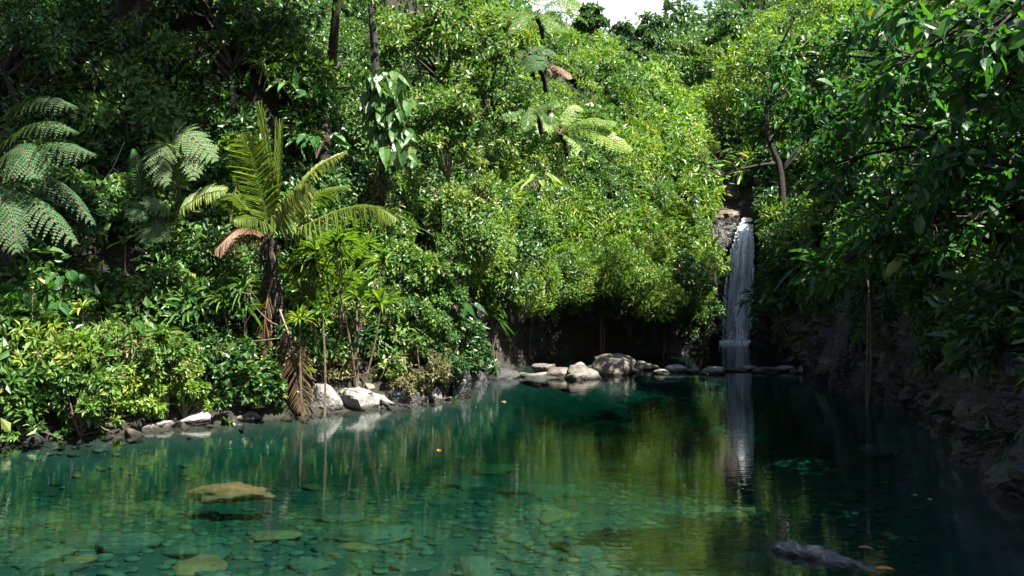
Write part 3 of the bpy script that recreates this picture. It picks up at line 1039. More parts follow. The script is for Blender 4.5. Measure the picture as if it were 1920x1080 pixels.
# ------------------------------------------------------------------ stones across the river
ROW = [
    ('dark speckled stone with pointed hump at the row\'s end near the undercut', 945, 697, 56, 24, 'bankrock', .6, 0, None),
    ('flat pale slab lying low in the stone row', 1022, 703, 66, 9, 'greyrock', .9, 0, None),
    ('grey cracked stone behind the flat pale slab', 1018, 690, 40, 17, 'tanrock', .8, .1, None),
    ('long brown-grey stone in the middle of the stone row', 1052, 696, 60, 22, 'tanrock', .6, 0, None),
    ('broad grey stone lying against the big tan boulder', 1092, 696, 62, 26, 'tanrock', .5, 0, None),
    ('small brownish stone in front of the broad grey stone', 1079, 704, 42, 14, 'tanrock', .7, .1, None),
    ('small round whitish stone peeping up behind the broad grey stone', 1088, 685, 24, 13, 'greyrock', .3, 0, 22.6),
    ('big tan boulder with a sloping back, largest of the river row', 1150, 684, 78, 37, 'tanrock', .45, .22, None),
    ('brown boulder hidden half behind the big tan boulder', 1140, 672, 44, 18, 'redrock', .5, 0, 23.5),
    ('thin pale slab leaning at the big tan boulder\'s far side', 1108, 688, 22, 8, 'greyrock', .9, 0, 23),
    ('low brownish stone between the big boulder and the pale pair', 1214, 686, 46, 14, 'tanrock', .6, 0, None),
    ('little knobbly stone on top of the low brownish stone\'s far edge', 1203, 682, 22, 12, 'tanrock', .5, 0, 22.8),
    ('small whitish stone at the foot of the rounded grey stone', 1240, 696, 30, 9, 'greyrock', .5, 0, None),
    ('rounded grey stone beside the small whitish stone', 1267, 690, 42, 14, 'greyrock', .4, 0, None),
    ('bright white rounded stone alone before the waterfall', 1340, 693, 42, 15, 'greyrock', .35, 0, None),
    ('little flat stone touching the bright white stone', 1372, 692, 22, 7, 'tanrock', .6, 0, None),
    ('grey wedge stone under the waterfall\'s line', 1405, 690, 30, 9, 'greyrock', .7, .1, None),
    ('low wet stone barely above the ripples before the falls', 1388, 694, 26, 5, 'tanrock', .6, 0, None),
    ('dark wet stone at the waterfall side of the row', 1444, 692, 42, 11, 'bankrock', .5, 0, None),
    ('pale split stone at the foot of the shaded wall', 1512, 688, 32, 27, 'greyrock', .8, .1, None),
    ('dark stone leaning behind the pale split stone', 1528, 680, 34, 34, 'bankrock', .8, -.2, 22),
    ('low stone in the gap before the bright white stone, with a dry top', 1302, 695, 28, 8, 'tanrock', .6, 0, None),
    ('tiny grey stone in the ripples between white stone and white pair', 1320, 699, 18, 5, 'greyrock', .6, 0, None),
    ('flat grey stone next to the dark wet stone of the row', 1424, 695, 26, 7, 'tanrock', .7, 0, None),
    ('low pale stone between the dark wet stone and the shaded wall', 1472, 692, 32, 9, 'greyrock', .7, .1, None),
    ('small dark stone nearest to the pale split stone', 1492, 696, 22, 8, 'bankrock', .7, 0, None),
    ('little grey stone at the falls side of the big tan boulder', 1190, 695, 24, 8, 'greyrock', .6, 0, None),
    ('low tan stone closing the row toward the dark speckled stone', 985, 702, 30, 8, 'tanrock', .6, 0, None),
    ('grey shard standing before the big tan boulder', 1160, 700, 30, 6, 'greyrock', .9, .2, None),
]
for i, (lab, px, py, w_, h_, mt, fc, tl, dd) in enumerate(ROW):
    stone('river_stone', lab, 'stone', px, py + h_ * .06, w_, h_ * .88, mt, 60 + i, d=dd, facet=min(.95, fc + .15), tilt=tl, sink=.38, rough=.14, group='stones across the river')
BANK = [
    ('jagged pale grey rock under the bank bushes, first of the bank rocks', 268, 792, 46, 34, 'greyrock', .95, .3, 13.2),
    ('splintered pale rock lying flat beside the jagged bank rock', 300, 800, 40, 18, 'greyrock', .95, -.2, 12.9),
    ('low whitish ledge rock with dark cracks at the water', 352, 792, 74, 24, 'greyrock', .95, .1, 13.3),
    ('dark sloping rock behind the low whitish ledge rock', 330, 770, 90, 44, 'bankrock', .9, .2, 13.9),
    ('dark round rock in the gap between ledge and slanting slab', 430, 778, 60, 40, 'bankrock', .7, 0, 13.9),
    ('tan rock showing through the creepers above the dark round rock', 398, 752, 44, 34, 'tanrock', .8, 0, 14.3),
    ('little grey stone at the water under the creepers', 468, 782, 34, 14, 'greyrock', .8, 0, 13.7),
    ('slanting pale slab beside the foot of the palm', 522, 768, 60, 26, 'greyrock', .95, -.35, 14.4),
    ('white block of rock with a dark hollow next to the palm foot', 600, 757, 50, 42, 'greyrock', .95, .1, 14.6),
    ('pale wedge of rock on top of the white block', 592, 738, 40, 16, 'greyrock', .9, .2, 14.9),
    ('white bank rock with a shadowed face, mirrored in the pool', 662, 752, 62, 40, 'greyrock', .95, -.15, 14.9),
    ('white rubbly rock right beside the shadowed-face rock', 700, 748, 34, 26, 'greyrock', .95, .1, 15.2),
    ('tan earthy rock above the white bank rocks', 672, 722, 54, 42, 'tanrock', .8, .1, 15.4),
    ('dark wet rock standing in the water after the white rocks', 760, 745, 60, 36, 'bankrock', .9, 0, 15.5),
    ('grey shard with a bright face in the water', 818, 744, 22, 34, 'greyrock', .95, .2, 15.9),
    ('dark rock at the bank corner before the undercut', 848, 728, 46, 50, 'darkrock', .9, -.1, 16.6),
    ('squat dark rock along the undercut\'s first shadow', 888, 706, 40, 36, 'darkrock', .8, 0, 19),
    ('low dark rock under the undercut with a pale crown', 962, 674, 34, 16, 'bankrock', .8, 0, 23.5),
    ('dim rock at the dark wall behind the stone row', 925, 682, 40, 24, 'bankrock', .9, 0, 22),
]
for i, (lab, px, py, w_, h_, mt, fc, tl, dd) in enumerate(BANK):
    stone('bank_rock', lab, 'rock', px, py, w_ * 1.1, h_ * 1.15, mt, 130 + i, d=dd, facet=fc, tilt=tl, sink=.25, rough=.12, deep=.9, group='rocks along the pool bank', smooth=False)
sm_rocks = [MB().add(*rock(640 + k, (1, .9, .8), sub=3, facet=.9, rough=.14)).mesh('bank_rock', ['greyrock', 'bankrock', 'tanrock'][k % 3], False) for k in range(9)]
for k in range(95):
    px = RNG.uniform(150, 900) if k < 75 else RNG.uniform(0, 150)
    wl = np.interp(px, [0, 250, 560, 760, 870, 900], [828, 810, 780, 762, 744, 712])
    y_ = CAM_Z * F / (wl - 540) + RNG.normal() * .22 + .08
    x_ = (px - 960) / F * y_
    o = bpy.data.objects.new('bank_rock', sm_rocks[RNG.integers(9)])
    COL.objects.link(o)
    s_ = .03 + .10 * RNG.random() ** 2
    o.location = (x_, y_, max(hz(x_, y_), -.05) + s_ * .25)
    o.rotation_euler = (RNG.normal() * .4, RNG.normal() * .4, RNG.uniform(0, 6))
    o.scale = (s_ * 1.3, s_, s_ * .8)
    tag(o, 'small broken stone at the waterline among the larger bank rocks', 'stone', 'small stones along the pool bank')
SHADE = [
    ('tall craggy black rock column glinting on the shaded wall', 1625, 595, 96, 230, 17.4),
    ('sloping dark rock buttress beside the pale split stone', 1566, 668, 70, 90, 20),
    ('dark boulder at the column\'s foot', 1652, 706, 80, 56, 16.4),
    ('blue-grey wet boulder with a smooth top after the column', 1708, 700, 64, 46, 15.8),
    ('dark flat boulder lying in the black water', 1748, 738, 100, 44, 14.4),
    ('rounded black boulder behind the flat boulder', 1790, 690, 80, 70, 14.0),
    ('blue-grey jagged rock in the shaded bank', 1822, 776, 70, 44, 12.6),
    ('black rounded rock below the spiky plant', 1870, 760, 90, 80, 11.4),
    ('dark rock with a pale scar in the shaded bank', 1868, 830, 80, 60, 10.6),
    ('bluish wet rock low at the frame\'s dark corner', 1905, 880, 70, 60, 9.6),
    ('black rock sunk at the shaded water edge', 1840, 850, 60, 30, 10.4),
]
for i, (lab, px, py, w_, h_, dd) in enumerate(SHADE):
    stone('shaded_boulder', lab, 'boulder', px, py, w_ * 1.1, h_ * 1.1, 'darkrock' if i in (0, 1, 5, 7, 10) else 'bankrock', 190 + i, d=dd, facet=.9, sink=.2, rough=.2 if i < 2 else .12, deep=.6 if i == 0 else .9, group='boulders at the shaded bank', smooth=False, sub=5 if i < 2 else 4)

# ------------------------------------------------------------------ stones on the pool bed
BEDM = ['bedstone', 'bedstone_dark', 'bedstone_red']
unit_rocks = []
for k in range(9):
    V, T = rock(400 + k, (1, 1, 1), sub=3, facet=.55, rough=.10)
    unit_rocks.append([MB().add(V, T).mesh('bed_stone', m, True) for m in BEDM])


def bed_stone(label, x, y, sx, sy, sz, k, m, rz, z=None, group=None):
    o = bpy.data.objects.new('submerged_stone', unit_rocks[k % 9][m])
    COL.objects.link(o)
    o.location = (x, y, (hz(x, y) + sz * .25) if z is None else z)
    o.scale = (sx, sy, sz)
    o.rotation_euler = (RNG.normal() * .08, RNG.normal() * .08, rz)
    return tag(o, label, 'stone', group)


def under(px, py, z=-.15):
    """the point z below the water seen at a photo pixel"""
    d = (CAM_Z - z) * F / (py - 540)
    return (px - 960) / F * d, d


for kk_, (lab, px, py, wpx, m, zt, sy) in enumerate([
    ('long rust-orange slab just under the surface, alone in the green water', 434, 902, 142, 2, -.07, .22),
    ('dark slab under water below a dark patch of the pool', 640, 958, 110, 1, -.2, .18),
    ('reddish sunken slab with a dark shadow line beneath', 520, 998, 110, 2, -.16, .16),
    ('broad olive sunken slab beside the reddish one', 690, 996, 200, 1, -.18, .2),
    ('long olive sunken slab under the yellow reflection', 200, 1008, 190, 1, -.16, .2),
    ('tilted brown slab near the frame\'s bottom edge', 368, 1058, 100, 2, -.12, .2),
    ('pale green rounded stone beside the tilted brown slab', 410, 1072, 60, 0, -.12, .14),
    ('smooth grey-green oval stone among pebbles', 968, 1000, 60, 1, -.12, .14),
    ('wide dark sunken boulder casting a black shadow line', 1010, 905, 190, 1, -.2, .3),
    ('brown sunken boulder at the edge of the deep green water', 920, 862, 90, 2, -.25, .3),
    ('long olive ledge under water next to the wide dark boulder', 850, 890, 150, 1, -.25, .25),
    ('pale sunken ledge in the sunlit patch near the shaded bank', 1510, 862, 150, 0, -.1, .2),
    ('greenish sunken ledge on the far side of the sunlit patch', 1480, 834, 120, 1, -.12, .25),
    ('pale long sunken rock reaching into the shade', 1668, 842, 130, 0, -.06, .2),
    ('round brown sunken stone near the bright reflection', 1020, 945, 80, 2, -.18, .2),
    ('slim sunken stone showing pale in the dark water', 1590, 930, 50, 0, -.06, .12),
]):
    x, y = under(px, py, -.25)
    x, y = under(px, py, hz(x, y) + .06)
    sx = wpx / F * y / 2 * .92
    hh = (.055 + .012 * (m == 2)) * (1 + .5 * (sx > .35))
    if kk_ == 0:
        x, y = under(px, py, -.06)
        hh = .12
    V, T = rock(700 + kk_, (sx, max(sy, sx * .55), hh), facet=.75, rough=.20, planes=16)
    o = MB().add(V, T).obj('submerged_stone', BEDM[m], smooth=True, loc=(x, y, hz(x, y) + hh * .45 if kk_ else -.065 - hh))
    tag(o, lab, 'stone')
cnt = 0
while cnt < 230:
    py = 845 + 300 * RNG.random() ** .75
    px = RNG.uniform(-60, 1560)
    x, y = under(px, py, -.3)
    if not inside(np.array([x]), np.array([y]))[0] or y > 12.5:
        continue
    if fbm(np.array([x, y * 1.0, 0]) * .5, 77, 2) < -.25:
        continue
    sx = .06 + .22 * RNG.random() ** 2.6
    bed_stone('flat green-grey cobble lying among many on the pool bed', x, y, sx, sx * RNG.uniform(.45, .85), sx * RNG.uniform(.18, .35), RNG.integers(9), int(RNG.choice(3, p=(.55, .36, .09))), RNG.uniform(0, 3.1), group='cobbles on the pool bed')
    cnt += 1
gm = MB()
GV, GT = ICO[2]
gp = 0
for k in range(5200):
    y = 4.2 + 8 * RNG.random() ** 1.3
    x = RNG.uniform(-.62, .45) * y
    s_ = RNG.uniform(.018, .06)
    if k % 2:
        V = GV * np.array((s_ * 1.3, s_, s_ * .5)) * (1 + .2 * noise3(GV * 1.5 + k, 2))[:, None]
        gm.add(V + np.array((x, y, 0)), GT, RNG.random(), int(RNG.choice(3, p=(.5, .42, .08))))
        gm.V[-1][:, 2] += hz(x, y) + s_ * .2
go = gm.obj('gravel', BEDM, smooth=True)
tag(go, 'small mixed pebbles strewn over the bed of the clear pool', 'gravel', kind='stuff')

# ------------------------------------------------------------------ driftwood, twigs, fallen leaves
dw = MB()
pa = spline([P(1448, 1004, 6.95), P(1490, 1006, 6.85), P(1545, 1018, 6.75), P(1590, 1034, 6.6), P(1660, 1058, 6.45)], 30)
pa[:, 2] = np.interp(np.linspace(0, 1, 30), [0, .3, .6, .8, 1], [-.0, .02, .0, -.035, -.03])
dw.tube(pa, np.interp(np.linspace(0, 1, 30), [0, .06, .25, .5, .62, .75, .93, 1], [.03, .06, .085, .085, .06, .05, .05, .012]), 14, 0, rough=.05)
dw.V[-1][:, 2] *= .8
dw.V[-1] = dw.V[-1] + (unit(np.array((.2, -.5, .8))) * (.05 * fbm(dw.V[-1] * 9, 31, 3))[:, None])
dwo = dw.obj('driftwood_log', 'log', smooth=True)
tag(dwo, 'dark wet log floating half sunk in the black water', 'log')


def floating_leaf(label, px, py, mat='dead', L=.12, z=.006):
    d = (CAM_Z - z) * F / (py - 540)
    c = P(px, py, d)
    a = RNG.uniform(0, 6.28)
    mb = MB()
    mb.leaves([(0, 0, 0)], [(math.cos(a), math.sin(a), 0)], [UP], L, L * .45, .8, 0, T_LEAF)
    o = mb.obj('fallen_leaf', mat, loc=c)
    return tag(o, label, 'leaf')


M['orange'] = leaf_mat('orange_dead_leaf', [(0, (.35, .14, .02)), (.8, (.5, .20, .03)), (1, (.6, .3, .05))], rough=.4)
floating_leaf('orange leaf floating just past the sunk end of the log', 1678, 1068, 'orange', .16)
floating_leaf('small orange leaf afloat on the deep green water', 820, 845, 'orange', .11)
floating_leaf('brown leaf afloat beside the dark log', 1608, 1026, 'dead', .13)
floating_leaf('pale leaf adrift on the dark water in front of the undercut', 1172, 740, 'moss', .2)
floating_leaf('tiny pale leaf adrift near the bank corner', 942, 752, 'moss', .18)
floating_leaf('tan leaf drifting in the shade of the boulders', 1745, 938, 'dead', .12)
floating_leaf('second tan leaf drifting close behind the first in the shade', 1720, 930, 'dead', .09)


def branch(name, label, pts, r, mat='twig', cat='branch', forks=3, fl=.5):
    mb = MB()
    pts = spline(pts, 20)
    o0 = pts[0].copy()
    q = pts - o0
    mb.tube(q, np.linspace(r, r * .35, 20), 6, 0, rough=.08)
    for k in range(forks):
        i = int(RNG.uniform(6, 18))
        e = q[i] + unit(q[min(i + 1, 19)] - q[i - 1] + RNG.normal(size=3) * .6) * fl * RNG.uniform(.5, 1)
        mb.tube(bez(q[i], (q[i] + e) / 2 + RNG.normal(size=3) * .06, e, 7), np.linspace(r * .5, r * .15, 7), 4, 0)
    o = mb.obj(name, mat, smooth=True, loc=o0)
    return tag(o, label, cat)


branch('dead_branch', 'bare dry branch lying slantwise over the bank bushes', [P(-20, 640, 12.2), P(40, 676, 12.1), P(100, 712, 12.1), P(150, 748, 12.2)], .02)
branch('dead_branch', 'thin bare stem standing upright among the bank bushes', [P(52, 700, 12.3), P(60, 620, 12.3), P(61, 540, 12.3)], .012, forks=1)
branch('dead_branch', 'thin forked twig dipping into the water below the bushes', [P(60, 800, 12.0), P(95, 815, 11.8), P(118, 824, 11.75)], .01, forks=2, fl=.25)
branch('dead_branch', 'bowed twig hanging from the bank into the pool', [P(170, 770, 12.4), P(190, 800, 12.2), P(214, 812, 12.1)], .01, forks=2, fl=.3)
branch('dead_branch', 'bare grey twigs reaching out beside the palm trunk', [P(520, 610, 14.2), P(500, 598, 14.0), P(470, 560, 13.9), P(478, 520, 13.9)], .014, forks=5, fl=.5)
branch('dead_branch', 'thin dry twig sticking out level under the palm', [P(525, 634, 14.2), P(490, 638, 14.0), P(460, 640, 13.9)], .009, forks=1, fl=.2)
branch('dead_branch', 'long thin twig arching over the white bank rocks', [P(640, 712, 15), P(680, 702, 14.8), P(712, 690, 14.7), P(740, 668, 14.8)], .01, forks=3, fl=.4)
branch('hanging_root', 'pale slender root hanging straight down to the stone row under the overhang', [P(1004, 560, 24.3), P(998, 600, 24.2), P(994, 640, 24.2), P(993, 676, 24.2)], .035, 'palebark', 'root', 2, .4)
branch('hanging_root', 'crooked brown root dangling in the dim undercut', [P(976, 560, 23.6), P(972, 600, 23.5), P(978, 640, 23.5)], .022, 'palebark', 'root', 3, .4)
branch('hanging_root', 'thin stem rising from the corner rock at the undercut', [P(850, 745, 16.4), P(851, 715, 16.4), P(846, 690, 16.5)], .014, 'palebark', 'root', 1, .2)

# mossy roots at the rock nose
ro = thing('mossy_root', 'moss-hung pair of roots dropping to the water at the rock nose', 'root', P(1312, 655, 28.1))
rb = np.array(ro.location)
for k, (xa, xb) in enumerate([(1322, 1318), (1300, 1306), (1316, 1302)]):
    pts = spline([P(xa, 560, 28.2), P((xa + xb) / 2 + 5, 605, 28.0), P(xb + 4, 636, 28.0), P(xb, 664, 28.05)], 22) - rb
    m_ = MB().tube(pts, np.linspace(.05, .03, 22), 6, 0, rough=.15)
    blob_leaves(m_, pts[::2] + RNG.normal(size=(11, 3)) * .03, .10, 34, .05, .6, 1, .5, sag=.6)
    m_.obj('root', ['palebark', 'moss'], ro)
m_ = MB()
blob_leaves(m_, np.array([P(1296 + k * 4, 650 + RNG.uniform(-4, 10), 28.0) for k in range(8)]) - rb, .14, 60, .06, .6, 0, .6)
m_.obj('moss_clump', ['moss'], ro)
# ------------------------------------------------------------------ coconut palm on the bank
PB = P(566, 778, 14.5)
palm = thing('coconut_palm', 'young coconut palm with feathery sunlit fronds and a dark shaggy trunk on the bank', 'palm', PB)
tr = spline([P(566, 784, 14.5), P(545, 690, 14.5), P(520, 580, 14.55), P(506, 500, 14.6), P(504, 440, 14.6)], 30) - PB
mb = MB().tube(tr, np.interp(np.linspace(0, 1, 30), [0, .1, .5, .8, 1], [.13, .10, .10, .12, .10]), 10, 0, rough=.10)
for k in range(240):                              # fibres and old leaf bases
    i = int(RNG.uniform(5, 29))
    a = RNG.uniform(0, 6.28)
    p0 = tr[i] + np.array((math.cos(a), math.sin(a), 0)) * .10
    p1 = p0 + np.array((math.cos(a) * .06, math.sin(a) * .06, -RNG.uniform(.1, .4)))
    mb.tube(bez(p0, (p0 + p1) / 2 + np.array((math.cos(a), math.sin(a), .3)) * .05, p1, 5), np.linspace(.008, .003, 5), 3, int(RNG.integers(0, 2)))
mb.obj('trunk', ['bark', 'twig'], palm)
mb = MB()
vp = tr[RNG.integers(3, 26, 26)] + RNG.normal(size=(26, 3)) * .10
blob_leaves(mb, vp, .15, 26, .075, .55, 0, .5, sag=.7)
mb.obj('creeper', ['deep'], palm)


def palm_frond(name, pts, width, nrm, pairs=46, mats=('palm', 'palm'), tint=.5, droop=.35, leaf_w=.022, keep=(1, 1), ang=55, prof=None, gaps=.03, fold=.15, start=.2, stem=.018):
    m_ = frond_mb(spline([P(*q) for q in pts], 26) - PB, nrm, width * .9, int(pairs * 1.15), leaf_w, 0, 1, tint, droop, ang, prof, fold=fold, gaps=gaps, keep=keep, start=start, stem=stem)
    o = m_.obj(name, list(mats), palm)
    return o


CAMV = np.array((0, -1.0, .15))
palm_frond('frond', [(506, 446, 14.6), (492, 370, 14.45), (474, 300, 14.35), (452, 252, 14.3)], .50, (.15, -1, .1), 54, tint=.5, droop=.12, start=.1, leaf_w=.026)
palm_frond('frond', [(508, 446, 14.6), (540, 385, 14.5), (590, 318, 14.4), (650, 283, 14.3)], .34, (-.3, -.6, .75), 48, tint=.75, droop=.55)
palm_frond('frond', [(508, 448, 14.6), (560, 428, 14.3), (640, 394, 14.05), (700, 388, 13.9), (742, 410, 13.85)], .46, (0, -.35, .93), 62, tint=.55, droop=.75, start=.16)
palm_frond('frond', [(506, 448, 14.5), (530, 412, 14.2), (560, 375, 14.0), (588, 352, 13.85)], .42, (-.35, -.9, .3), 40, tint=.72, droop=.35)
palm_frond('frond', [(508, 446, 14.7), (550, 400, 14.9), (600, 362, 15.1), (655, 348, 15.2)], .36, (0, -.5, .85), 44, tint=.3, droop=.5)
palm_frond('frond', [(503, 446, 14.7), (470, 400, 15.0), (440, 370, 15.2), (405, 362, 15.3)], .40, (.2, -.5, .85), 44, tint=.35, droop=.5)
palm_frond('frond', [(504, 448, 14.5), (492, 420, 14.2), (470, 408, 14.0), (440, 412, 13.8)], .36, (0, -.5, .85), 36, tint=.5, droop=.7)
palm_frond('dead_frond', [(503, 450, 14.6), (480, 434, 14.45), (445, 432, 14.35), (404, 468, 14.3)], .34, (.1, -.4, .9), 52, ('dead', 'dead'), .5, .95, leaf_w=.022)
palm_frond('dead_frond', [(524, 580, 14.3), (545, 640, 14.2), (556, 700, 14.1), (572, 776, 14.1)], .40, (.1, -1, .1), 44, ('dead', 'dead'), .45, .25, leaf_w=.016, gaps=.25, ang=48, stem=.02)
palm_frond('dead_frond', [(512, 520, 14.35), (500, 570, 14.3), (496, 620, 14.3), (502, 668, 14.3)], .25, (-.1, -1, .1), 30, ('dead', 'dead'), .25, .4, leaf_w=.014, gaps=.35, ang=35)
mb = MB()
for pts, W in (([(512, 446, 14.55), (518, 380, 14.5), (522, 300, 14.45), (524, 222, 14.4)], .16), ([(510, 446, 14.55), (508, 360, 14.5), (500, 270, 14.45), (484, 190, 14.4)], .10)):
    q = spline([P(*a) for a in pts], 16) - PB
    mb.tube(q, np.linspace(.03, .008, 16), 6, 0, .6)
    for k in range(9, 16):                         # unopened spear: leaflets still pressed together
        for sg in (1, -1):
            mb.leaves([q[k - 4]], [unit(q[k] - q[k - 4]) + np.array((sg * .10, 0, 0))], [(0, -1, .1)], .55, W * .45, .55, 0, T_STRAP)
mb.obj('spear_leaf', ['palm'], palm)


# ------------------------------------------------------------------ ferns
def fern(name, label, cat, base, fronds, width, mat='fern', leaf_w=.028, pairs=24, tint=.5, droop=.3, bip=True, trunk=None, r0=.08, stem=.010, ang=62, group=None):
    base = np.asarray(base, float)
    t = thing(name, label, cat, base, group)
    if trunk is not None:
        MB().tube(spline(trunk, 14) - base, np.linspace(r0 * 1.2, r0, 14), 8, 0, rough=.12).obj('trunk', 'bark', t)
    for fr in fronds:
        pts, nrm = fr[0], fr[1]
        wd = fr[2] if len(fr) > 2 else width
        m_ = frond_mb(spline(pts, 18) - base, nrm, wd, pairs, leaf_w, 0, 1, tint + RNG.normal() * .1, droop, ang, None, bip=bip, stem=stem, fold=.05, start=.16)
        m_.obj('frond', [fr[3] if len(fr) > 3 else mat, 'twig'], t)
    return t


B0 = P(12, 560, 13.2)
hub = P(-22, 330, 13.0)
fern('tree_fern', 'tree fern at the very edge with long arching pale fronds over the dark thicket', 'tree fern', B0, [
    ([hub, P(20, 215, 12.7), P(80, 182, 12.4), P(138, 198, 12.2)], (0, -.3, .95), .34),
    ([hub, P(20, 262, 12.6), P(80, 228, 12.3), P(140, 246, 12.1)], (0, -.3, .95), .34),
    ([hub, P(40, 292, 12.5), P(100, 268, 12.1), P(172, 288, 11.9)], (0, -.45, .9), .40),
    ([hub, P(10, 290, 12.3), P(45, 280, 12.0), P(62, 330, 11.8)], (.3, -.8, .5), .37),
    ([hub, P(50, 320, 12.6), P(120, 352, 12.4), P(174, 418, 12.3)], (.3, -.3, .9), .27),
    ([hub, P(10, 355, 12.4), P(70, 385, 12.0), P(140, 455, 11.8)], (.3, -.6, .75), .34),
    ([hub, P(-10, 360, 12.2), P(20, 400, 11.8), P(30, 470, 11.6)], (.2, -.8, .55), .32),
    ([hub, P(-60, 250, 12.8), P(-110, 240, 12.6), P(-160, 290, 12.4)], (0, -.3, .95), .34),
], .45, trunk=[B0, P(14, 500, 13.2), P(0, 410, 13.1), hub], tint=.22, pairs=19, droop=.65, leaf_w=.027)
c0 = P(330, 380, 15.3)
fern('fern', 'broad pale fern with drooping lobed fronds high in the dark thicket', 'fern', c0, [
    ([c0, P(322, 330, 15.1), P(320, 270, 14.9), P(340, 250, 14.7), P(372, 268, 14.6), P(402, 300, 14.5)], (.1, -.8, .6), .42),
    ([c0, P(330, 330, 15.0), P(322, 290, 14.8), P(310, 270, 14.6), P(298, 310, 14.4), P(312, 345, 14.3)], (-.1, -.9, .4), .36),
    ([c0, P(340, 330, 15.0), P(352, 285, 14.8), P(365, 290, 14.6), P(362, 335, 14.4)], (.1, -.9, .4), .34),
], .4, leaf_w=.034, tint=.85, pairs=18)
c0 = P(322, 432, 14.4)
fern('fern', 'greyish fern with two spreading fronds beside the palm crown', 'fern', c0, [
    ([c0, P(300, 395, 14.1), P(272, 388, 13.9), P(240, 402, 13.8)], (0, -.6, .8), .40),
    ([c0, P(310, 410, 14.0), P(290, 420, 13.8), P(282, 452, 13.6)], (0, -.8, .5), .40),
    ([c0, P(328, 410, 14.1), P(310, 390, 13.9), P(270, 372, 13.8)], (0, -.6, .8), .3),
], .4, tint=.6, pairs=20)
c0 = P(325, 405, 14.3)
fern('fern', 'single bright ladder-leaved frond pointing at the palm from the thicket', 'fern', c0, [
    ([c0, P(355, 380, 14.1), P(390, 362, 13.9), P(425, 356, 13.8)], (.1, -.75, .65), .30, 'palm')], .3, bip=False, leaf_w=.045, pairs=22, tint=.5, droop=.2)
c0 = P(262, 372, 14.8)
fern('fern', 'narrow dark upright fern frond in the shade near the broad pale fern', 'fern', c0, [
    ([c0, P(262, 340, 14.7), P(256, 310, 14.7), P(250, 280, 14.8)], (.1, -1, .1), .16, 'deep')], .2, bip=False, leaf_w=.03, pairs=30, droop=.1)
for lab, c, tips, w_, mt, tn in [
    ('tree fern on the sunlit slope with frond tips arching over the creepers', P(1050, 250, 28.5), [(1182, 282, 27.2), (1150, 236, 27.6), (1110, 300, 27.5), (985, 250, 28), (1010, 215, 29), (1090, 205, 29)], .75, 'bright', .6),
    ('bright tree fern high on the slope, glowing yellow-green beside the sky', P(1005, 30, 30), [(1100, 45, 28.8), (1085, 12, 29.4), (1055, 60, 28.6), (930, 25, 30), (960, 62, 29), (1020, -25, 30.5)], .95, 'bright', .25),
    ('pale tree fern with a broad silvery frond below the skyline slope', P(985, 105, 27.5), [(915, 72, 26.6), (900, 105, 26.5), (1010, 130, 26.6), (950, 135, 26.3), (1030, 95, 27.5)], .85, 'fern', .55),
    ('small tree fern far up the valley with golden spreading fronds', P(1162, 122, 46), [(1132, 112, 45.4), (1145, 104, 45), (1180, 106, 45), (1202, 118, 45.5), (1190, 134, 45), (1140, 132, 45)], 1.0, 'bright', .9),
    ('brown-fronded tree fern among the upper slope creepers', P(1010, 128, 27.8), [(970, 122, 27.4), (1048, 142, 27.2), (1070, 148, 27.0)], .5, 'dead', .5),
    ('dark-stemmed tree fern below the brown fronds on the slope', P(1000, 205, 26.4), [(960, 196, 26), (940, 222, 25.8), (1040, 200, 26), (1035, 232, 25.7), (985, 245, 25.5)], .6, 'mid', .6),
    ('feathery fern clump at the top of the brown chute', P(1345, 300, 38.5), [(1310, 285, 38), (1330, 265, 38), (1375, 280, 38), (1365, 318, 37.5), (1318, 320, 37.5)], .7, 'fern', .95),
    ('pale feathery fern leaning over the rock chute', P(1330, 335, 37.6), [(1300, 345, 37), (1350, 352, 36.8), (1368, 338, 37), (1310, 318, 37.2)], .6, 'fern', .95),
]:
    hb = c
    g = hz(c[0], c[1])
    base = np.array((c[0] + .25, c[1] + .5, c[2] - .6))
    fr = []
    for (tx, ty, td) in tips:
        e = P(tx, ty, td)
        h_ = np.linalg.norm(e - hb) * RNG.uniform(.05, .24)
        fr.append(([hb, hb * .55 + e * .45 + UP * h_, hb * .2 + e * .8 + UP * .6 * h_ + RNG.normal(size=3) * .06, e], (RNG.normal() * .3, -.5 + RNG.normal() * .25, .85), w_ * .5 * RNG.uniform(.65, 1.15)))
    fern('tree_fern', lab, 'tree fern', base, fr, w_ * .5, mt, leaf_w=.055, pairs=15, tint=tn, trunk=[base, (base + hb) / 2 + np.array((.05, 0, 0)), hb], r0=.07, stem=.016)


# ------------------------------------------------------------------ spiky rosettes
def spiky(label, px, py, d, L=.42, heads=3, mat='mid', W=.034, tint=.55, n=26, group=None):
    c = P(px, py, d)
    g = min(hz(c[0], c[1]), c[2] - .25)
    base = np.array((c[0], c[1] + .15, g))
    t = thing('spiky_plant', label, 'plant', base, group)
    m_, s_ = MB(), MB()
    for k in range(heads):
        o = np.array((RNG.normal() * L * .5, RNG.normal() * L * .3 - .1, RNG.normal() * L * .45)) if k else np.zeros(3)
        h = c + o - base
        s_.tube(bez(np.zeros(3), h * .5 + RNG.normal(size=3) * .08, h, 9), np.linspace(.022, .012, 9), 5)
        rosette(m_, h, unit(np.array((RNG.normal() * .25, -.45, .8))), n, L * RNG.uniform(.8, 1.1), W, 0, tint)
    s_.obj('stem', 'twig', t)
    m_.obj('rosette', [mat], t)
    return t


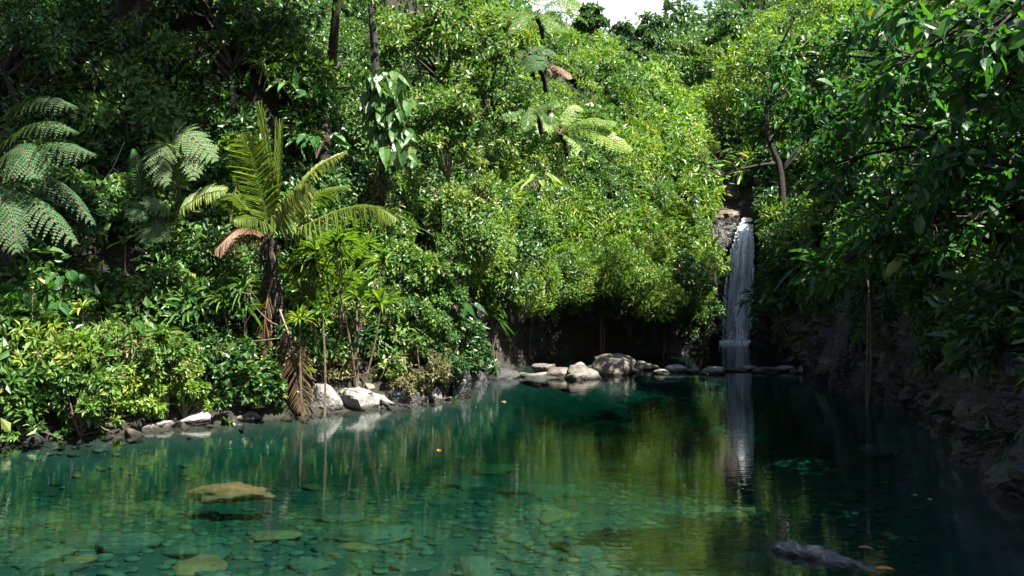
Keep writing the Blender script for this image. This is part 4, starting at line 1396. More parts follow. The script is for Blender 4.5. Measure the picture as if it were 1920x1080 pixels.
for a in [
    ('bright spiky rosette next to the palm trunk, just above the dead hanging frond', 563, 600, 14.0, .42, 1, 'bright', .036, .75, 34),
    ('thin spiky rosette between the palm trunk and the dark creepers', 604, 588, 14.1, .40, 1, 'mid', .03, .7, 24),
    ('strap-leaved clump hanging in the sun behind the palm trunk', 590, 500, 14.9, .50, 5, 'bright', .036, .6, 26),
    ('tall strap-leaved clump reaching up beside the lowest green palm frond', 640, 480, 15.2, .52, 5, 'bright', .038, .5, 26),
    ('light-edged strap-leaved clump at the border of the dark creepers', 668, 556, 15.0, .46, 3, 'bright', .04, .65, 22),
    ('dark spiky clump on the shady side of the palm trunk', 452, 560, 14.4, .44, 4, 'mid', .036, .55, 26),
    ('glossy spiky rosette deep in the thicket, star shaped', 345, 560, 14.5, .44, 2, 'mid', .034, .5, 26),
    ('small star-shaped plant in the shade above the round bush', 235, 455, 14.6, .30, 1, 'bright', .03, .6, 18),
    ('yellowish star plant alone in the dark gap over the bank bushes', 155, 578, 13.2, .30, 1, 'bright', .05, .9, 14),
    ('leafy star plant standing out of the round bank bush', 306, 632, 13.0, .36, 2, 'mid', .045, .7, 18),
    ('broad-leaved star plant at the edge of the yellow-green bush', 190, 645, 12.6, .26, 2, 'glossy', .07, .6, 14),
    ('dark spiky plant hanging from the shaded wall over black boulders', 1872, 560, 9.8, .30, 2, 'mid', .022, .5, 36),
    ('yellowish spiky tuft under the sunlit branch of the shaded wall', 1632, 468, 15.5, .34, 2, 'bright', .03, .7, 22),
    ('fan-leaved plant in the dim hollow over the undercut', 930, 572, 21.5, .55, 2, 'mid', .04, .4, 18),
    ('fan-leaved plant glinting above the dim hollow', 915, 500, 21.5, .60, 2, 'bright', .04, .55, 18),
    ('pointed-leaf tuft at the lip of the undercut before the nose', 1130, 588, 25.6, .5, 3, 'bright', .05, .5, 18),
    ('drooping strap tuft at the lip near the rock nose', 1245, 585, 26.9, .5, 3, 'bright', .05, .6, 18),
]:
    spiky(*a)


# ------------------------------------------------------------------ shrubs one can tell apart
def shrub(label, px, py, d, R, mat, L=.11, nb=12, n=110, tint=.5, ratio=.45, tall=1.0, tpl=T_RHOMB, sag=.3, droop=0, name='shrub', cat='shrub', group=None):
    c = P(px, py, d)
    g = min(hz(c[0], c[1]), c[2])
    base = np.array((c[0], c[1], max(g, c[2] - R * 1.1)))
    t = thing(name, label, cat, base, group)
    off = c - base
    nb2 = int(nb * 1.6)
    D = unit(RNG.normal(size=(nb2, 3)) + UP * .25 - np.array((0, .3, 0)))
    C = off + D * (R * RNG.uniform(.35, .95, nb2))[:, None] * np.array((1, .8, .85 * tall))
    C[:, 2] = np.maximum(C[:, 2], .08)
    br = R * RNG.uniform(.2, .36, nb2)
    k4 = nb2 // 3                                   # stray shoots break the outline
    C = np.vstack([C, off + unit(RNG.normal(size=(k4, 3)) + UP * .2 - np.array((0, .4, 0))) * (R * RNG.uniform(.95, 1.4, k4))[:, None]])
    br = np.concatenate([br, R * RNG.uniform(.08, .18, k4)])
    D = np.vstack([D, unit(C[-k4:] - off)])
    nb2 += k4
    m_ = MB()
    blob_leaves(m_, C, br, (n * RNG.uniform(.6, 1.4, nb2) * (br / (R * .28)) ** 1.3).astype(int) + 4, L, ratio, 0, tint + RNG.normal(size=nb2) * .14, N=D, hemi=True, tpl=tpl, sag=sag, droop=droop)
    m_.obj('foliage', [mat], t)
    s_ = MB()
    twig_tubes(s_, np.zeros(3), C[::2], .016, 0)
    s_.obj('stem', 'twig', t)
    return t


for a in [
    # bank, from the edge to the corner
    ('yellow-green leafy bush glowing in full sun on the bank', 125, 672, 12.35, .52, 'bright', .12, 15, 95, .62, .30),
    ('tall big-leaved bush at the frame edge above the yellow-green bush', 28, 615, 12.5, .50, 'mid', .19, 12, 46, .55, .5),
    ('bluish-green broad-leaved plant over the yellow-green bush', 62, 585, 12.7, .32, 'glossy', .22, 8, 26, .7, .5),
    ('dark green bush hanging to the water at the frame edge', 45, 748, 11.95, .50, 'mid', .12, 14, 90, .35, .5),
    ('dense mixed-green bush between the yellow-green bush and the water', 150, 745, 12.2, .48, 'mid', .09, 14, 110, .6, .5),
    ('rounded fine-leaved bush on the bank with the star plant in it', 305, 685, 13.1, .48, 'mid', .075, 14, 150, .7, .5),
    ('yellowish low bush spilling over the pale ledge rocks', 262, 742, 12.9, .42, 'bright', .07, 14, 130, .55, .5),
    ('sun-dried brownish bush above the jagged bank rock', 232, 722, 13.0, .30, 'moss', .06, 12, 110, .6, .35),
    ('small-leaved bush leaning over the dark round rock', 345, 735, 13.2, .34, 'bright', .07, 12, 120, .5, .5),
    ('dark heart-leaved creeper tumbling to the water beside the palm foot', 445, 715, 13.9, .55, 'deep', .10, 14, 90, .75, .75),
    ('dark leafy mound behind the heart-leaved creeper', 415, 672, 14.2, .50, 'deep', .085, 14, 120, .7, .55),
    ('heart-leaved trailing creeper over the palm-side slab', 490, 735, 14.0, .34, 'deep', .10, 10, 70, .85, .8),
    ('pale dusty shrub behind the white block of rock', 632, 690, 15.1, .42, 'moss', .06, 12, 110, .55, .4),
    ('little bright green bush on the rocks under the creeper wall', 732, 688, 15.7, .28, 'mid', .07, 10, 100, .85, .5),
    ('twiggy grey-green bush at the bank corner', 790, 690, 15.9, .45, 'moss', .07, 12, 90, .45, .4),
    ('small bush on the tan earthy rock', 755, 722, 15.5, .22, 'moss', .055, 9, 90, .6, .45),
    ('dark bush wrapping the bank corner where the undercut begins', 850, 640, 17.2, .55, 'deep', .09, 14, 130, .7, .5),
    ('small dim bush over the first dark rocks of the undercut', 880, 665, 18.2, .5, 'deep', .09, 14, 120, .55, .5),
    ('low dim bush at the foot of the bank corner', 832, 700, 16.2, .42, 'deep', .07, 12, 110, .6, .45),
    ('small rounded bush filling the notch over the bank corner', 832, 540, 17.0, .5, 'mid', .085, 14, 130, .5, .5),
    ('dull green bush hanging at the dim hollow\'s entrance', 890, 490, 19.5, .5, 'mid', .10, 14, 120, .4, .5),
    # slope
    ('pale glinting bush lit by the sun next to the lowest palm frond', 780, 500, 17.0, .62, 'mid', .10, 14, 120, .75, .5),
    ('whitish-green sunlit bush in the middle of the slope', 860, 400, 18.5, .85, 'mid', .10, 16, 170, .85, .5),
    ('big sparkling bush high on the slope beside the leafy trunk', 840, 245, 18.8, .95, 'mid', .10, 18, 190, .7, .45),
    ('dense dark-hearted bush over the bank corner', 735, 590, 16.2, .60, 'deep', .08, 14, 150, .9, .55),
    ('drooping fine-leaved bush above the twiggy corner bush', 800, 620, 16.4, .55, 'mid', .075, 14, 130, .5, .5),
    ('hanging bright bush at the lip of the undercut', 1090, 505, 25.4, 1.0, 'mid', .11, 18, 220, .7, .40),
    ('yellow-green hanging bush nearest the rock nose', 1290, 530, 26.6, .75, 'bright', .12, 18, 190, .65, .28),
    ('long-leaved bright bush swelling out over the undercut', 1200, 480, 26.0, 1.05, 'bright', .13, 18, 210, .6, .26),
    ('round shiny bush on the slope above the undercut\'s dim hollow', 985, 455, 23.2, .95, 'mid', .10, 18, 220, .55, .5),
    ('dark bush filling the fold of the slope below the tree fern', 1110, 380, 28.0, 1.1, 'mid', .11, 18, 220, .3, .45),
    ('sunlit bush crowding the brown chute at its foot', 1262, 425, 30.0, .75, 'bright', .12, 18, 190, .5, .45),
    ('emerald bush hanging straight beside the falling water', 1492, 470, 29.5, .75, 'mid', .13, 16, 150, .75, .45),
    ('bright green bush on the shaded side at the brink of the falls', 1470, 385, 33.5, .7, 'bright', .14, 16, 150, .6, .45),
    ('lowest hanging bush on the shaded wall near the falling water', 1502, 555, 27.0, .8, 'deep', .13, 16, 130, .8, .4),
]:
    shrub(*a)

# repeats on the slopes, told apart by nothing
SH = {k: [shrub_mesh('shrub', 900 + 10 * j + i, .7, 11, nn, LL, rt, mt, tint=tt) for i in range(3)] for j, (k, nn, LL, rt, mt, tt) in enumerate([
    ('a', 150, .09, .5, 'mid', .5), ('b', 150, .095, .36, 'bright', .5), ('c', 130, .10, .5, 'deep', .75), ('d', 110, .16, .22, 'bright', .45), ('e', 80, .17, .5, 'glossy', .6)])}


def strew(pts, nrm, keys, lab, group, smin, smax, seed, gap=.9, most=60, up=.35):
    r = np.random.default_rng(seed)
    used = []
    for q, n_ in zip(pts, nrm):
        if len(used) >= most:
            break
        if any(np.linalg.norm(q - u) < gap for u in used):
            continue
        used.append(q)
        k = keys[r.integers(len(keys))]
        o = bpy.data.objects.new('shrub', SH[k][r.integers(3)])
        COL.objects.link(o)
        o.location = q + n_ * .15
        ax = Vector(unit(n_ * (1 - up) + UP * up))
        o.rotation_mode = 'QUATERNION'
        o.rotation_quaternion = Vector((0, 0, 1)).rotation_difference(ax) @ Vector((1, 0, 0)).rotation_difference(Vector((math.cos(a_ := r.uniform(0, 6.28)), math.sin(a_), 0)))
        s_ = r.uniform(smin, smax)
        o.scale = (s_, s_, s_ * r.uniform(.8, 1.2))
        tag(o, lab, 'shrub', group)


p, nr, s = land_points(500, -14, -.8, 12.5, 30, seed=51, skip_pool=2.0)
strew(p, nr, 'aacc', 'leafy shrub lost among others in the dark thicket around the palm', 'shrubs in the dark thicket', .7, 1.5, 61, 1.1, 70)
p, nr, s = land_points(500, -1.0, 7.6, 24, 45, seed=52, skip_pool=.5)
p, nr = p[p[:, 2] > 3.2], nr[p[:, 2] > 3.2]
strew(p, nr, 'aabbd', 'sunlit shrub among many crowding the slope above the undercut', 'shrubs on the sunlit slope', .8, 1.7, 62, 1.2, 75)
p, nr, s = land_points(500, 7, 22, 9, 45, seed=53, skip_pool=.5)
k_ = ~((p[:, 1] > 28) & (p[:, 0] < 10.4))
p, nr = p[k_], nr[k_]
strew(p, nr, 'aceed', 'dark green shrub among many above the shaded wall', 'shrubs above the shaded wall', .8, 1.6, 63, 1.2, 55)
p, nr, s = land_points(400, -14, 30, 40, 72, seed=54, skip_pool=.5)
strew(p, nr, 'aabb', 'yellow-green shrub among many in the valley behind the falls', 'shrubs in the valley', 1.6, 3.2, 64, 2.4, 60)

# strap-leaved rosettes on the sunlit slope and lip
RO = []
for k in range(3):
    m_ = MB()
    rosette(m_, (0, 0, 0), UP, 34, .5, .04, 0, .6)
    RO.append(m_.mesh('rosette', ['bright'], False))
r_ = np.random.default_rng(17)
for k in range(48):
    px, py = (r_.uniform(1010, 1320), r_.uniform(400, 570)) if k < 34 else (r_.uniform(560, 700), r_.uniform(420, 600))
    d = np.interp(px, [560, 700, 1010, 1150, 1320], [15.2, 15.8, 23.6, 25.0, 26.6]) + (560 - py) * .012 - r_.uniform(.1, .5)
    o = bpy.data.objects.new('strap_leaf_plant', RO[k % 3])
    COL.objects.link(o)
    o.location = P(px, py, d)
    o.rotation_euler = (.6 + r_.normal() * .3, r_.normal() * .3, r_.uniform(-.6, .6))
    s__ = r_.uniform(.7, 1.25) * (1 if px > 900 else .75)
    o.scale = (s__, s__, s__)
    tag(o, 'strap-leaved rosette among many on the sunlit creeper slope' if k < 34 else 'strap-leaved rosette among others behind the palm trunk', 'plant', 'rosettes on the sunlit slope' if k < 34 else 'rosettes behind the palm')

# big-leaved plants
for lab, px, py, d, n_, L_, mt in [
    ('big-leaved plant with paddle leaves in the middle of the thicket', 590, 250, 17.2, 9, .42, 'glossy'),
    ('paddle-leaved plant catching light high over the palm spear', 545, 150, 18.0, 8, .36, 'mid'),
    ('broad-leaved plant in the shade under the tree fern', 110, 500, 13.6, 9, .34, 'glossy'),
    ('broad-leaved plant between the round bank bush and the shade', 240, 600, 13.4, 8, .28, 'glossy'),
    ('paddle-leaved plant beside the dim hollow', 860, 560, 17.4, 9, .34, 'glossy'),
    ('large-leaved plant high on the sunny slope', 1010, 330, 25.0, 10, .4, 'bright'),
    ('large-leaved plant low in the valley scrub', 1250, 260, 36.0, 10, .45, 'bright'),
    ('large-leaved plant on the upper thicket edge', 760, 180, 19.0, 9, .42, 'mid'),
]:
    c = P(px, py, d)
    base = c - UP * .45 + np.array((0, .15, 0))
    t = thing('broad_leaf_plant', lab, 'plant', base)
    m_, s_ = MB(), MB()
    for k in range(n_):
        a_ = RNG.uniform(0, 6.28)
        v_ = unit(np.array((math.cos(a_), -abs(math.sin(a_)) * .9, RNG.uniform(.3, 1.3))))
        tip = np.array((0, 0, .2)) + v_ * L_ * RNG.uniform(.6, 1.1)
        s_.tube(bez(np.zeros(3), np.array((0, 0, .25)) + tip * .3, tip, 7), np.linspace(.012, .006, 7), 4, 0)
        dd = unit(v_ * np.array((1, 1, .1)) - UP * .45)
        m_.leaves([tip], [dd], [unit(v_ * .3 + UP + np.array((0, -.5, 0)))], L_ * RNG.uniform(.8, 1.2), L_ * .42, np.clip(.6 + RNG.normal() * .25, 0, .95), 0, T_HEART, .25)
    m_.obj('foliage', [mt], t)
    s_.obj('stem', 'twig', t)

# bare lianas and dry stems draped over the slopes
r_ = np.random.default_rng(23)
p, nr, s = land_points(300, -14, 8, 13, 38, seed=56, skip_pool=1.2)
for k in range(64):
    q, n_ = p[k], nr[k]
    m_ = MB()
    l_ = r_.uniform(.8, 2.4)
    a0 = q + n_ * r_.uniform(.7, 1.0) + UP * .3
    sw = r_.normal(size=2) * .35
    pts = spline([(0, 0, 0), (sw[0] * .5 + r_.normal() * .1, -.15, -l_ * .35), (sw[0] + r_.normal() * .15, -.25, -l_ * .7), (sw[0] * 1.3 + r_.normal() * .2, -.35, -l_)], 14)
    m_.tube(pts, np.linspace(.016, .006, 14) * r_.uniform(.6, 1.4), 4, 0, rough=.1)
    for f in range(3):
        i = r_.integers(3, 13)
        e = pts[i] + unit(r_.normal(size=3)) * r_.uniform(.2, .5)
        m_.tube(bez(pts[i], (pts[i] + e) / 2 + r_.normal(size=3) * .05, e, 5), np.linspace(.007, .003, 5), 3, 0)
    o = m_.obj('liana', 'twig' if k % 3 else 'palebark', loc=a0)
    tag(o, 'bare dry liana draped over the jungle slope among others', 'liana', 'lianas on the slopes')

# bushes that overhang the undercut
r_ = np.random.default_rng(99)
for k in range(34):
    px = 868 + k * 15.4 + r_.normal() * 5
    d = np.interp(px, [868, 900, 1000, 1150, 1320], [18.2, 19.2, 23.2, 25.3, 26.9]) - r_.uniform(.1, .8)
    py = np.interp(px, [868, 900, 1000, 1150, 1250, 1320], [465, 485, 522, 540, 548, 530]) + r_.normal() * 17
    o = bpy.data.objects.new('shrub', SH['abbdacb'[k % 7]][r_.integers(3)])
    COL.objects.link(o)
    o.location = P(px, py - 8, d)
    o.rotation_euler = (1.3 + r_.normal() * .3, r_.normal() * .3, r_.normal() * .4)
    s__ = r_.uniform(.55, 1.2)
    if k >= 30:
        o.location = P(*[(1282, 572, 27.3), (1312, 556, 27.9), (1300, 596, 27.6), (1322, 590, 28.2)][k - 30])
        s__ = .8
    o.scale = (s__, s__, s__)
    tag(o, 'leafy bush overhanging the black undercut, one of the row along its lip', 'shrub', 'bushes along the undercut lip')

# ------------------------------------------------------------------ creepers hanging over the undercut and the walls
for k in range(84):
    if k < 40:
        px = RNG.uniform(868, 1322)
        d = np.interp(px, [868, 1000, 1150, 1320], [18.5, 23.6, 25.6, 27.3]) + RNG.uniform(-.3, .5)
        top = np.interp(px, [868, 1000, 1150, 1320], [500, 525, 540, 540]) + RNG.uniform(-30, 15)
        ln = RNG.uniform(.3, .95)
        mt, lab, gr = ('mid' if k % 2 else 'bright'), 'leafy creeper strand dangling into the dark undercut among others', 'creepers over the undercut'
    else:
        px = RNG.uniform(1448, 1900)
        d = np.interp(px, [1425, 1500, 1640, 1780, 1900], [30.5, 22.5, 16.5, 12.3, 9.2]) - RNG.uniform(.1, .5)
        top = RNG.uniform(470, 580)
        ln = RNG.uniform(.6, 1.5) * d / 24
        mt, lab, gr = ('deep' if k % 2 else 'mid'), 'dark creeper strand trailing down the shaded wall among others', 'creepers on the shaded wall'
    a0 = P(px, top, d)
    q = spline([(0, 0, 0), (RNG.normal() * .08, -.12, -ln * .35), (RNG.normal() * .12, -.16, -ln * .7), (RNG.normal() * .16, -.14, -ln)], 12)
    m_ = MB().tube(q, np.linspace(.012, .005, 12), 4, 1)
    blob_leaves(m_, q, np.linspace(.24, .06, 12), 22, .11, .4 if k % 3 else .2, 0, .55 + RNG.normal() * .12, sag=.9)
    o = m_.obj('hanging_creeper', [mt, 'twig'], loc=a0)
    tag(o, lab, 'creeper', gr)


# leafy vines trailing straight down the slopes
r_ = np.random.default_rng(41)
p, nr, s = land_points(700, -4, 7.8, 16, 36, seed=57, skip_pool=.9)
k_ = p[:, 2] > 3.2
p, nr = p[k_], nr[k_]
for k in range(90):
    q, n_ = p[k], nr[k]
    ln = r_.uniform(.8, 2.2)
    pts = spline([(0, 0, 0), (r_.normal() * .08, -.10, -ln * .35), (r_.normal() * .12, -.2, -ln * .7), (r_.normal() * .15, -.3, -ln)], 14)
    m_ = MB().tube(pts, np.linspace(.010, .004, 14), 4, 1)
    blob_leaves(m_, pts, np.linspace(.20, .07, 14) * r_.uniform(.7, 1.3), 17, r_.uniform(.08, .15), r_.choice([.22, .45, .6]), 0, .5 + r_.normal() * .2, sag=1.1)
    o = m_.obj('hanging_creeper', [('mid', 'bright', 'deep')[k % 3], 'twig'], loc=q + n_ * r_.uniform(.75, 1.1) + UP * .5)
    tag(o, 'leafy vine trailing down the jungle slope among many others', 'creeper', 'vines trailing down the slope')


# ------------------------------------------------------------------ trees
def grow(label, base, top, crown_c, crown_r, nblob, blob_r, leaf, L=.13, n=90, name='tree', bend=.6, seed=0, r0=.14, tint=.5, ratio=.45, tpl=T_RHOMB, sag=.35, droop=0, limb_r=.05, tvar=.2, squash=(1, 1, .75), group=None, bark='bark'):
    r = np.random.default_rng(seed)
    base, top, crown_c = (np.asarray(v, float) for v in (base, top, crown_c))
    D = unit(r.normal(size=(nblob, 3)))
    C = crown_c + D * np.asarray(crown_r) * (r.random(nblob) ** .45)[:, None]
    mid = (base + top) / 2 + np.array((r.normal(), r.normal(), 0)) * bend * .4
    return make_tree(name, label, 'tree', base, [base - UP * .3, mid, top], [(c, blob_r * r.uniform(.7, 1.2)) for c in C], group, leaf, bark, r0, n, L, ratio, tint, tpl, limb_r, sag=sag, droop=droop, tvar=tvar, squash=squash)


def G(x, y):
    return np.array((x, y, hz(x, y)))


# tall trees; their crowns, out of view, are put there to shade the thicket
grow('tall tree rising out of the thicket over the broad pale fern, its unseen crown shading the slope', G(-8.2, 19.0), (-6.6, 16.6, 11.5), (-5.6, 15.4, 12.0), (3.6, 2.8, 1.9), 36, 1.05, 'deep', .17, 58, seed=1, r0=.22, tint=.6)
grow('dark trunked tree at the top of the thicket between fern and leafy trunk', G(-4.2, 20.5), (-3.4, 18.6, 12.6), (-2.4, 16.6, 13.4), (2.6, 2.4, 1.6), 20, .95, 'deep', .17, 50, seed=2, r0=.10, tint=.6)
grow('unseen tree leaning over the thicket past the frame edge, shading it', G(-12.5, 17), (-9.8, 14.2, 10.5), (-8.3, 12.6, 10.6), (3.2, 2.6, 1.6), 26, 1.0, 'deep', .17, 50, seed=3, r0=.22, tint=.5)
grow('unseen leaning tree added over the pool to shade the thicket beyond the bank bushes', G(-11.5, 11.0), (-7.0, 10.6, 9.6), (-3.4, 10.6, 11.0), (2.2, 1.6, .9), 26, .85, 'deep', .17, 56, seed=5, r0=.2, tint=.5)  # whole tree is out of view, added to shade the thicket
grow('leaning slim tree added so that its unseen crown darkens the thicket behind the palm', G(-7.4, 18.4), (-5.4, 15.8, 10.6), (-3.2, 13.5, 11.0), (2.3, 1.3, 1.0), 22, .8, 'deep', .17, 56, seed=4, r0=.09, tint=.5)  # added for its unseen crown, which blocks sun from the thicket
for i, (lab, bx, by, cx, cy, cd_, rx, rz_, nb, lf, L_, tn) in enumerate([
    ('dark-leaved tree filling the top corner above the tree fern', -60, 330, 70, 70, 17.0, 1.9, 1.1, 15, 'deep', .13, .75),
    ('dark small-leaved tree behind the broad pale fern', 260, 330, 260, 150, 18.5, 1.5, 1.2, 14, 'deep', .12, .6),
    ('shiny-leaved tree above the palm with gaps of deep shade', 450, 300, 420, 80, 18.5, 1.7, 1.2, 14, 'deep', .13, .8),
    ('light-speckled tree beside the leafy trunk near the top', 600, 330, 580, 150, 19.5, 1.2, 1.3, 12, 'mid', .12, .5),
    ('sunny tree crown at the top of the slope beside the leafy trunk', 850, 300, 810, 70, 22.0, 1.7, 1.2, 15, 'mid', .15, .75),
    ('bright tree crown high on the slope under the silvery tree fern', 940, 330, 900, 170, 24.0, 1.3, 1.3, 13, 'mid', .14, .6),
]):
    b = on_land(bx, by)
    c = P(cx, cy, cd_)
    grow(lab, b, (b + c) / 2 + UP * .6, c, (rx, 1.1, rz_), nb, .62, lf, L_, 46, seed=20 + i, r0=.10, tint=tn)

# trunk wrapped in a big-leaved climber
b = on_land(716, 430)
b = np.array((b[0], min(b[1], 17.4), hz(b[0], min(b[1], 17.4))))
dT = b[1]
tv = thing('climber_clad_tree', 'straight trunk clad in large drooping heart-shaped leaves on the slope', 'tree', b)
tp = spline([b - UP * .2, P(718, 330, dT - .1), P(708, 200, dT - .1), P(700, 60, dT), P(690, -160, dT + .2)], 26) - b
MB().tube(tp, np.linspace(.09, .06, 26), 9, 0, rough=.15).obj('trunk', ['bark'], tv)
cl = MB()
q = np.array([P(RNG.normal() * 16 + np.interp(y, [110, 230, 330], [704, 716, 745]) + (26 if RNG.random() < .4 else 0), y, dT - .35 + RNG.normal() * .12) for y in RNG.uniform(130, 300, 130)]) - b
d_ = np.stack([RNG.normal(size=130) * .45, RNG.normal(size=130) * .25 - .25, -np.ones(130)], -1)
cl.leaves(q, d_, np.stack([RNG.normal(size=130) * .4, -np.ones(130), .5 + RNG.normal(size=130) * .3], -1), RNG.uniform(.24, .42, 130), RNG.uniform(.13, .22, 130), np.clip(.30 + RNG.normal(size=130) * .25, 0, .95), 0, T_HEART, .1)
cl.obj('climber', ['mid'], tv)
cr = MB()
q = np.array([P(700 + RNG.normal() * 46, -60 + RNG.normal() * 50, dT + RNG.normal() * .5) for k in range(26)]) - b
blob_leaves(cr, q, .4, 60, .14, .45, 0, .6)
q = np.array([P(716 + RNG.normal() * 9, y, dT - .15) for y in RNG.uniform(300, 430, 26)]) - b
blob_leaves(cr, q, .16, 26, .09, .4, 1, .4, sag=.8)
cr.obj('crown', ['mid', 'moss'], tv)

# ridge and valley trees
for i, (lab, px, top, d, w_, lf, tn) in enumerate([
    ('big dark round-crowned tree on the skyline beside the bright sky', 1198, 26, 62, 56, 'far', .2),
    ('lower dark tree leaning against the round-crowned skyline tree', 1158, 66, 60, 44, 'far', .3),
    ('thin-leaved tree with its top against the white sky', 1106, 6, 50, 34, 'far', .15),
    ('pale green tree below the thin-leaved skyline tree', 1120, 92, 52, 62, 'far', .75),
    ('light green tree in the valley under the far forest', 1290, 60, 64, 60, 'far', .8),
    ('olive tree between round-crowned tree and far forest', 1248, 80, 60, 48, 'far', .6),
    ('sunlit tree on the far shoulder of the valley', 1392, 60, 46, 80, 'mid', .7),
    ('slim tree with a dark stem on the far shoulder', 1360, 20, 48, 40, 'mid', .35),
    ('yellow-green tree halfway up the valley slope', 1200, 150, 46, 70, 'bright', .4),
    ('light tree in the valley above the chute', 1300, 170, 46, 76, 'mid', .65),
    ('dark leafy tree overhanging the valley from the shaded side', 1440, 150, 36, 64, 'mid', .3),
]):
    rr = w_ / F * d
    c = P(px, top + w_, d)
    g = G(c[0], d + .3)
    if g[2] > c[2] - .5:
        g[2] = c[2] - .8
    grow(lab, g, c - UP * rr * .3, c, (rr, rr, rr * .85), 16, rr * .38, lf, .24 * d / 50, int(46), seed=60 + i, r0=.16, tint=tn, ratio=.55, limb_r=.06)

# dark crooked tree beside the brink
b = np.array(P(1462, 420, 27.5))
b[2] = min(b[2], hz(b[0], b[1]) + .2)
tt = make_tree('tree', 'crooked dark tree beside the falls with a bare branch reaching over the chute', 'tree', b,
               [b, P(1466, 350, 27.4), P(1442, 262, 27.3), P(1438, 200, 27.3), P(1452, 110, 27.3)],
               [(P(x, y, 27.2 + RNG.normal() * .6), .62) for x, y in ((1440, 90), (1490, 60), (1520, 130), (1470, 150), (1410, 120), (1550, 80), (1500, 200), (1540, 250), (1500, 20), (1560, 160), (1590, 220), (1420, 190))],
               None, 'mid', 'bark', .10, 60, .13, .42, .5, limb_r=.05)
q = spline([P(1452, 306, 27.3), P(1410, 312, 27.1), P(1372, 322, 27.0), P(1352, 330, 27.0), P(1322, 312, 26.9)], 20) - b
m_ = MB().tube(q, np.linspace(.05, .012, 20), 6, 0, rough=.08)
for k in (8, 12, 15):
    m_.tube(bez(q[k], q[k] + np.array((-.1, 0, .2)), q[k] + np.array((-.35, 0, .35 - .5 * (k == 12))), 7), np.linspace(.02, .006, 7), 4, 0)
m_.obj('bare_branch', 'bark', tt, smooth=True)

# trees of the shaded bank, hanging over the water
grow('tree arching from the shaded wall with a bright clump of leaves low over the rocks', G(8.2, 15.0), (7.4, 13.2, 5.0), P(1745, 470, 12.0), (1.5, 1.3, .75), 16, .48, 'glossy', .16, 30, seed=71, r0=.12, tint=.75, tpl=T_LEAF, ratio=.42, sag=.5)
grow('leafy tree of the shaded side standing behind the low bright clump', G(9.2, 19.5), (8.2, 18.2, 7.5), P(1600, 190, 18.5), (1.9, 1.4, 2.1), 26, .66, 'glossy', .16, 34, seed=72, r0=.15, tint=.6, tpl=T_LEAF, ratio=.45, sag=.5)
grow('big dark tree roofing the shaded side with glossy leaves', G(8.0, 12.2), (7.0, 11.0, 6.5), P(1790, 230, 10.8), (1.6, 1.4, 1.5), 26, .58, 'glossy', .15, 34, seed=73, r0=.16, tint=.5, tpl=T_LEAF, ratio=.45, sag=.5)
tn_ = grow('near overhanging tree whose large lit leaves hang in the top corner', G(5.6, 6.0), (4.6, 5.8, 4.4), P(1830, 60, 6.4), (.95, .8, .45), 15, .36, 'glossy', .13, 16, seed=74, r0=.09, tint=.7, tpl=T_LEAF, ratio=.5, sag=.6, limb_r=.03)
grow('unseen tall tree added on the shaded slope to darken the boulders', G(10.5, 15.5), (9.6, 13.5, 9.5), (8.7, 12.0, 10.2), (2.6, 3.2, 1.6), 24, 1.0, 'deep', .17, 34, seed=75, r0=.2, tint=.5)  # this tree and those below: crowns out of view, added for shade
grow('tall tree beside the crooked tree, its unseen crown added to shade the slope', G(12.2, 23), (11.0, 21.6, 11.5), (9.8, 20.6, 11.8), (2.6, 3.4, 1.7), 24, 1.0, 'deep', .17, 34, seed=76, r0=.2, tint=.5)
grow('unseen tree added on the near bank to shade the black corner', G(8.4, 8.2), (8.0, 7.4, 6.8), (7.9, 7.0, 7.6), (1.8, 2.2, 1.0), 24, .85, 'deep', .17, 56, seed=77, r0=.15, tint=.5)
grow('unseen tree added to shade the corner beside the viewer', G(7.4, 4.6), (7.0, 4.2, 6.4), (6.7, 3.9, 7.2), (1.4, 2.2, .9), 22, .8, 'deep', .17, 56, seed=78, r0=.14, tint=.5)
grow('unseen dense tree added to shade the water before the crooked tree', G(10.4, 11.5), (9.6, 10.8, 7.0), (9.2, 10.6, 7.8), (1.7, 2.2, 1.1), 24, .85, 'deep', .17, 56, seed=79, r0=.15, tint=.5)
# ------------------------------------------------------------------ light, sky, camera
SUN = unit(np.array((.43, -.36, .83)))
elev = math.asin(SUN[2])
az = math.atan2(SUN[0], SUN[1])
world = bpy.data.worlds.new('World')
scene.world = world
world.use_nodes = True
nt = world.node_tree
bg = nt.nodes['Background']
sky = nt.nodes.new('ShaderNodeTexSky')
sky.sky_type = 'NISHITA'
sky.sun_disc = False
sky.sun_elevation = elev
sky.sun_rotation = az
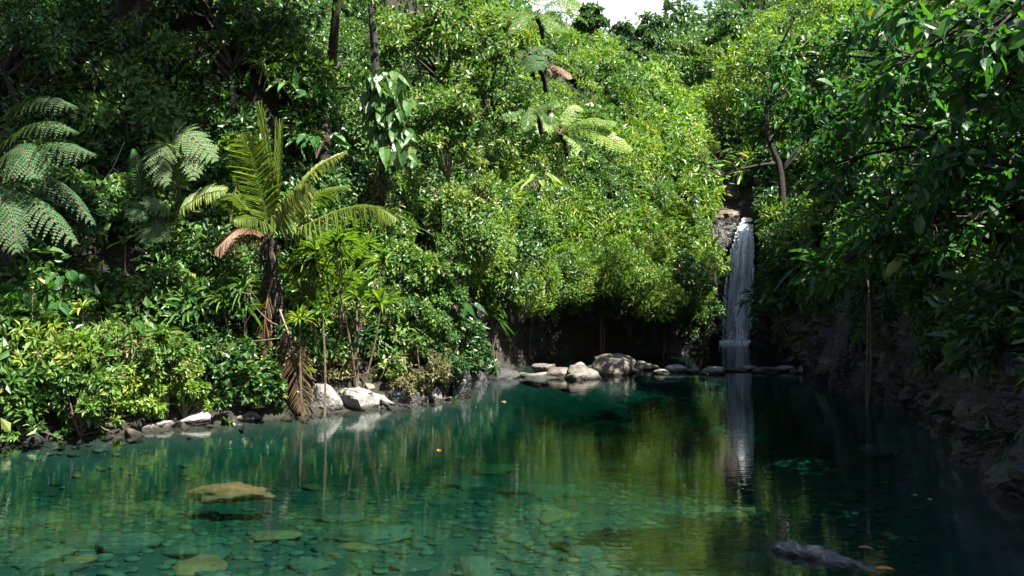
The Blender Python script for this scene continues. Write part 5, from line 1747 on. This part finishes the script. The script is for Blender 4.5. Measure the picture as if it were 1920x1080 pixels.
# bright broken cloud low over the valley
tc = nt.nodes.new('ShaderNodeTexCoord')
cn = nt.nodes.new('ShaderNodeTexNoise')
cn.inputs['Scale'].default_value = 3.2
cn.inputs['Detail'].default_value = 6
nt.links.new(tc.outputs['Generated'], cn.inputs['Vector'])
cr_ = nt.nodes.new('ShaderNodeMapRange')
cr_.inputs['From Min'].default_value = .40
cr_.inputs['From Max'].default_value = .52
nt.links.new(cn.outputs['Fac'], cr_.inputs['Value'])
cm_ = nt.nodes.new('ShaderNodeMix')
cm_.data_type = 'RGBA'
cm_.inputs['B'].default_value = (7.5, 7.6, 7.8, 1)
sp_z = nt.nodes.new('ShaderNodeSeparateXYZ')          # the cloud bank lies low, over the valley
nt.links.new(tc.outputs['Generated'], sp_z.inputs['Vector'])
lowz = nt.nodes.new('ShaderNodeMapRange')
lowz.inputs['From Min'].default_value = .52
lowz.inputs['From Max'].default_value = .36
nt.links.new(sp_z.outputs['Z'], lowz.inputs['Value'])
cmul = nt.nodes.new('ShaderNodeMath')
cmul.operation = 'MULTIPLY'
nt.links.new(cr_.outputs['Result'], cmul.inputs[0])
nt.links.new(lowz.outputs['Result'], cmul.inputs[1])
nt.links.new(cmul.outputs['Value'], cm_.inputs['Factor'])
nt.links.new(sky.outputs['Color'], cm_.inputs['A'])
nt.links.new(cm_.outputs['Result'], bg.inputs['Color'])
bg.inputs['Strength'].default_value = .05
sl = bpy.data.lights.new('sun', 'SUN')
sl.energy = 5.0
sl.angle = math.radians(.5)
sl.color = (1, .95, .84)
so = bpy.data.objects.new('sun', sl)
so.rotation_euler = Vector(SUN).to_track_quat('Z', 'Y').to_euler()
COL.objects.link(so)
cd = bpy.data.cameras.new('camera')
cd.sensor_width = 36
cd.lens = 36 * F / 1920
cd.clip_end = 2000
cd.clip_start = .05
co = bpy.data.objects.new('camera', cd)
co.location = (0, 0, CAM_Z)
co.rotation_euler = (math.pi / 2, 0, 0)
COL.objects.link(co)
scene.camera = co
scene.view_settings.view_transform = 'Standard'
scene.view_settings.look = 'None'
scene.view_settings.exposure = 2.45
scene.view_settings.gamma = 1
scene.render.engine = 'CYCLES'
cy = scene.cycles
cy.max_bounces = 8
cy.diffuse_bounces = 3
cy.glossy_bounces = 3
cy.transmission_bounces = 4
cy.transparent_max_bounces = 16
cy.volume_bounces = 0
cy.sample_clamp_indirect = 6
cy.caustics_reflective = False
cy.caustics_refractive = False
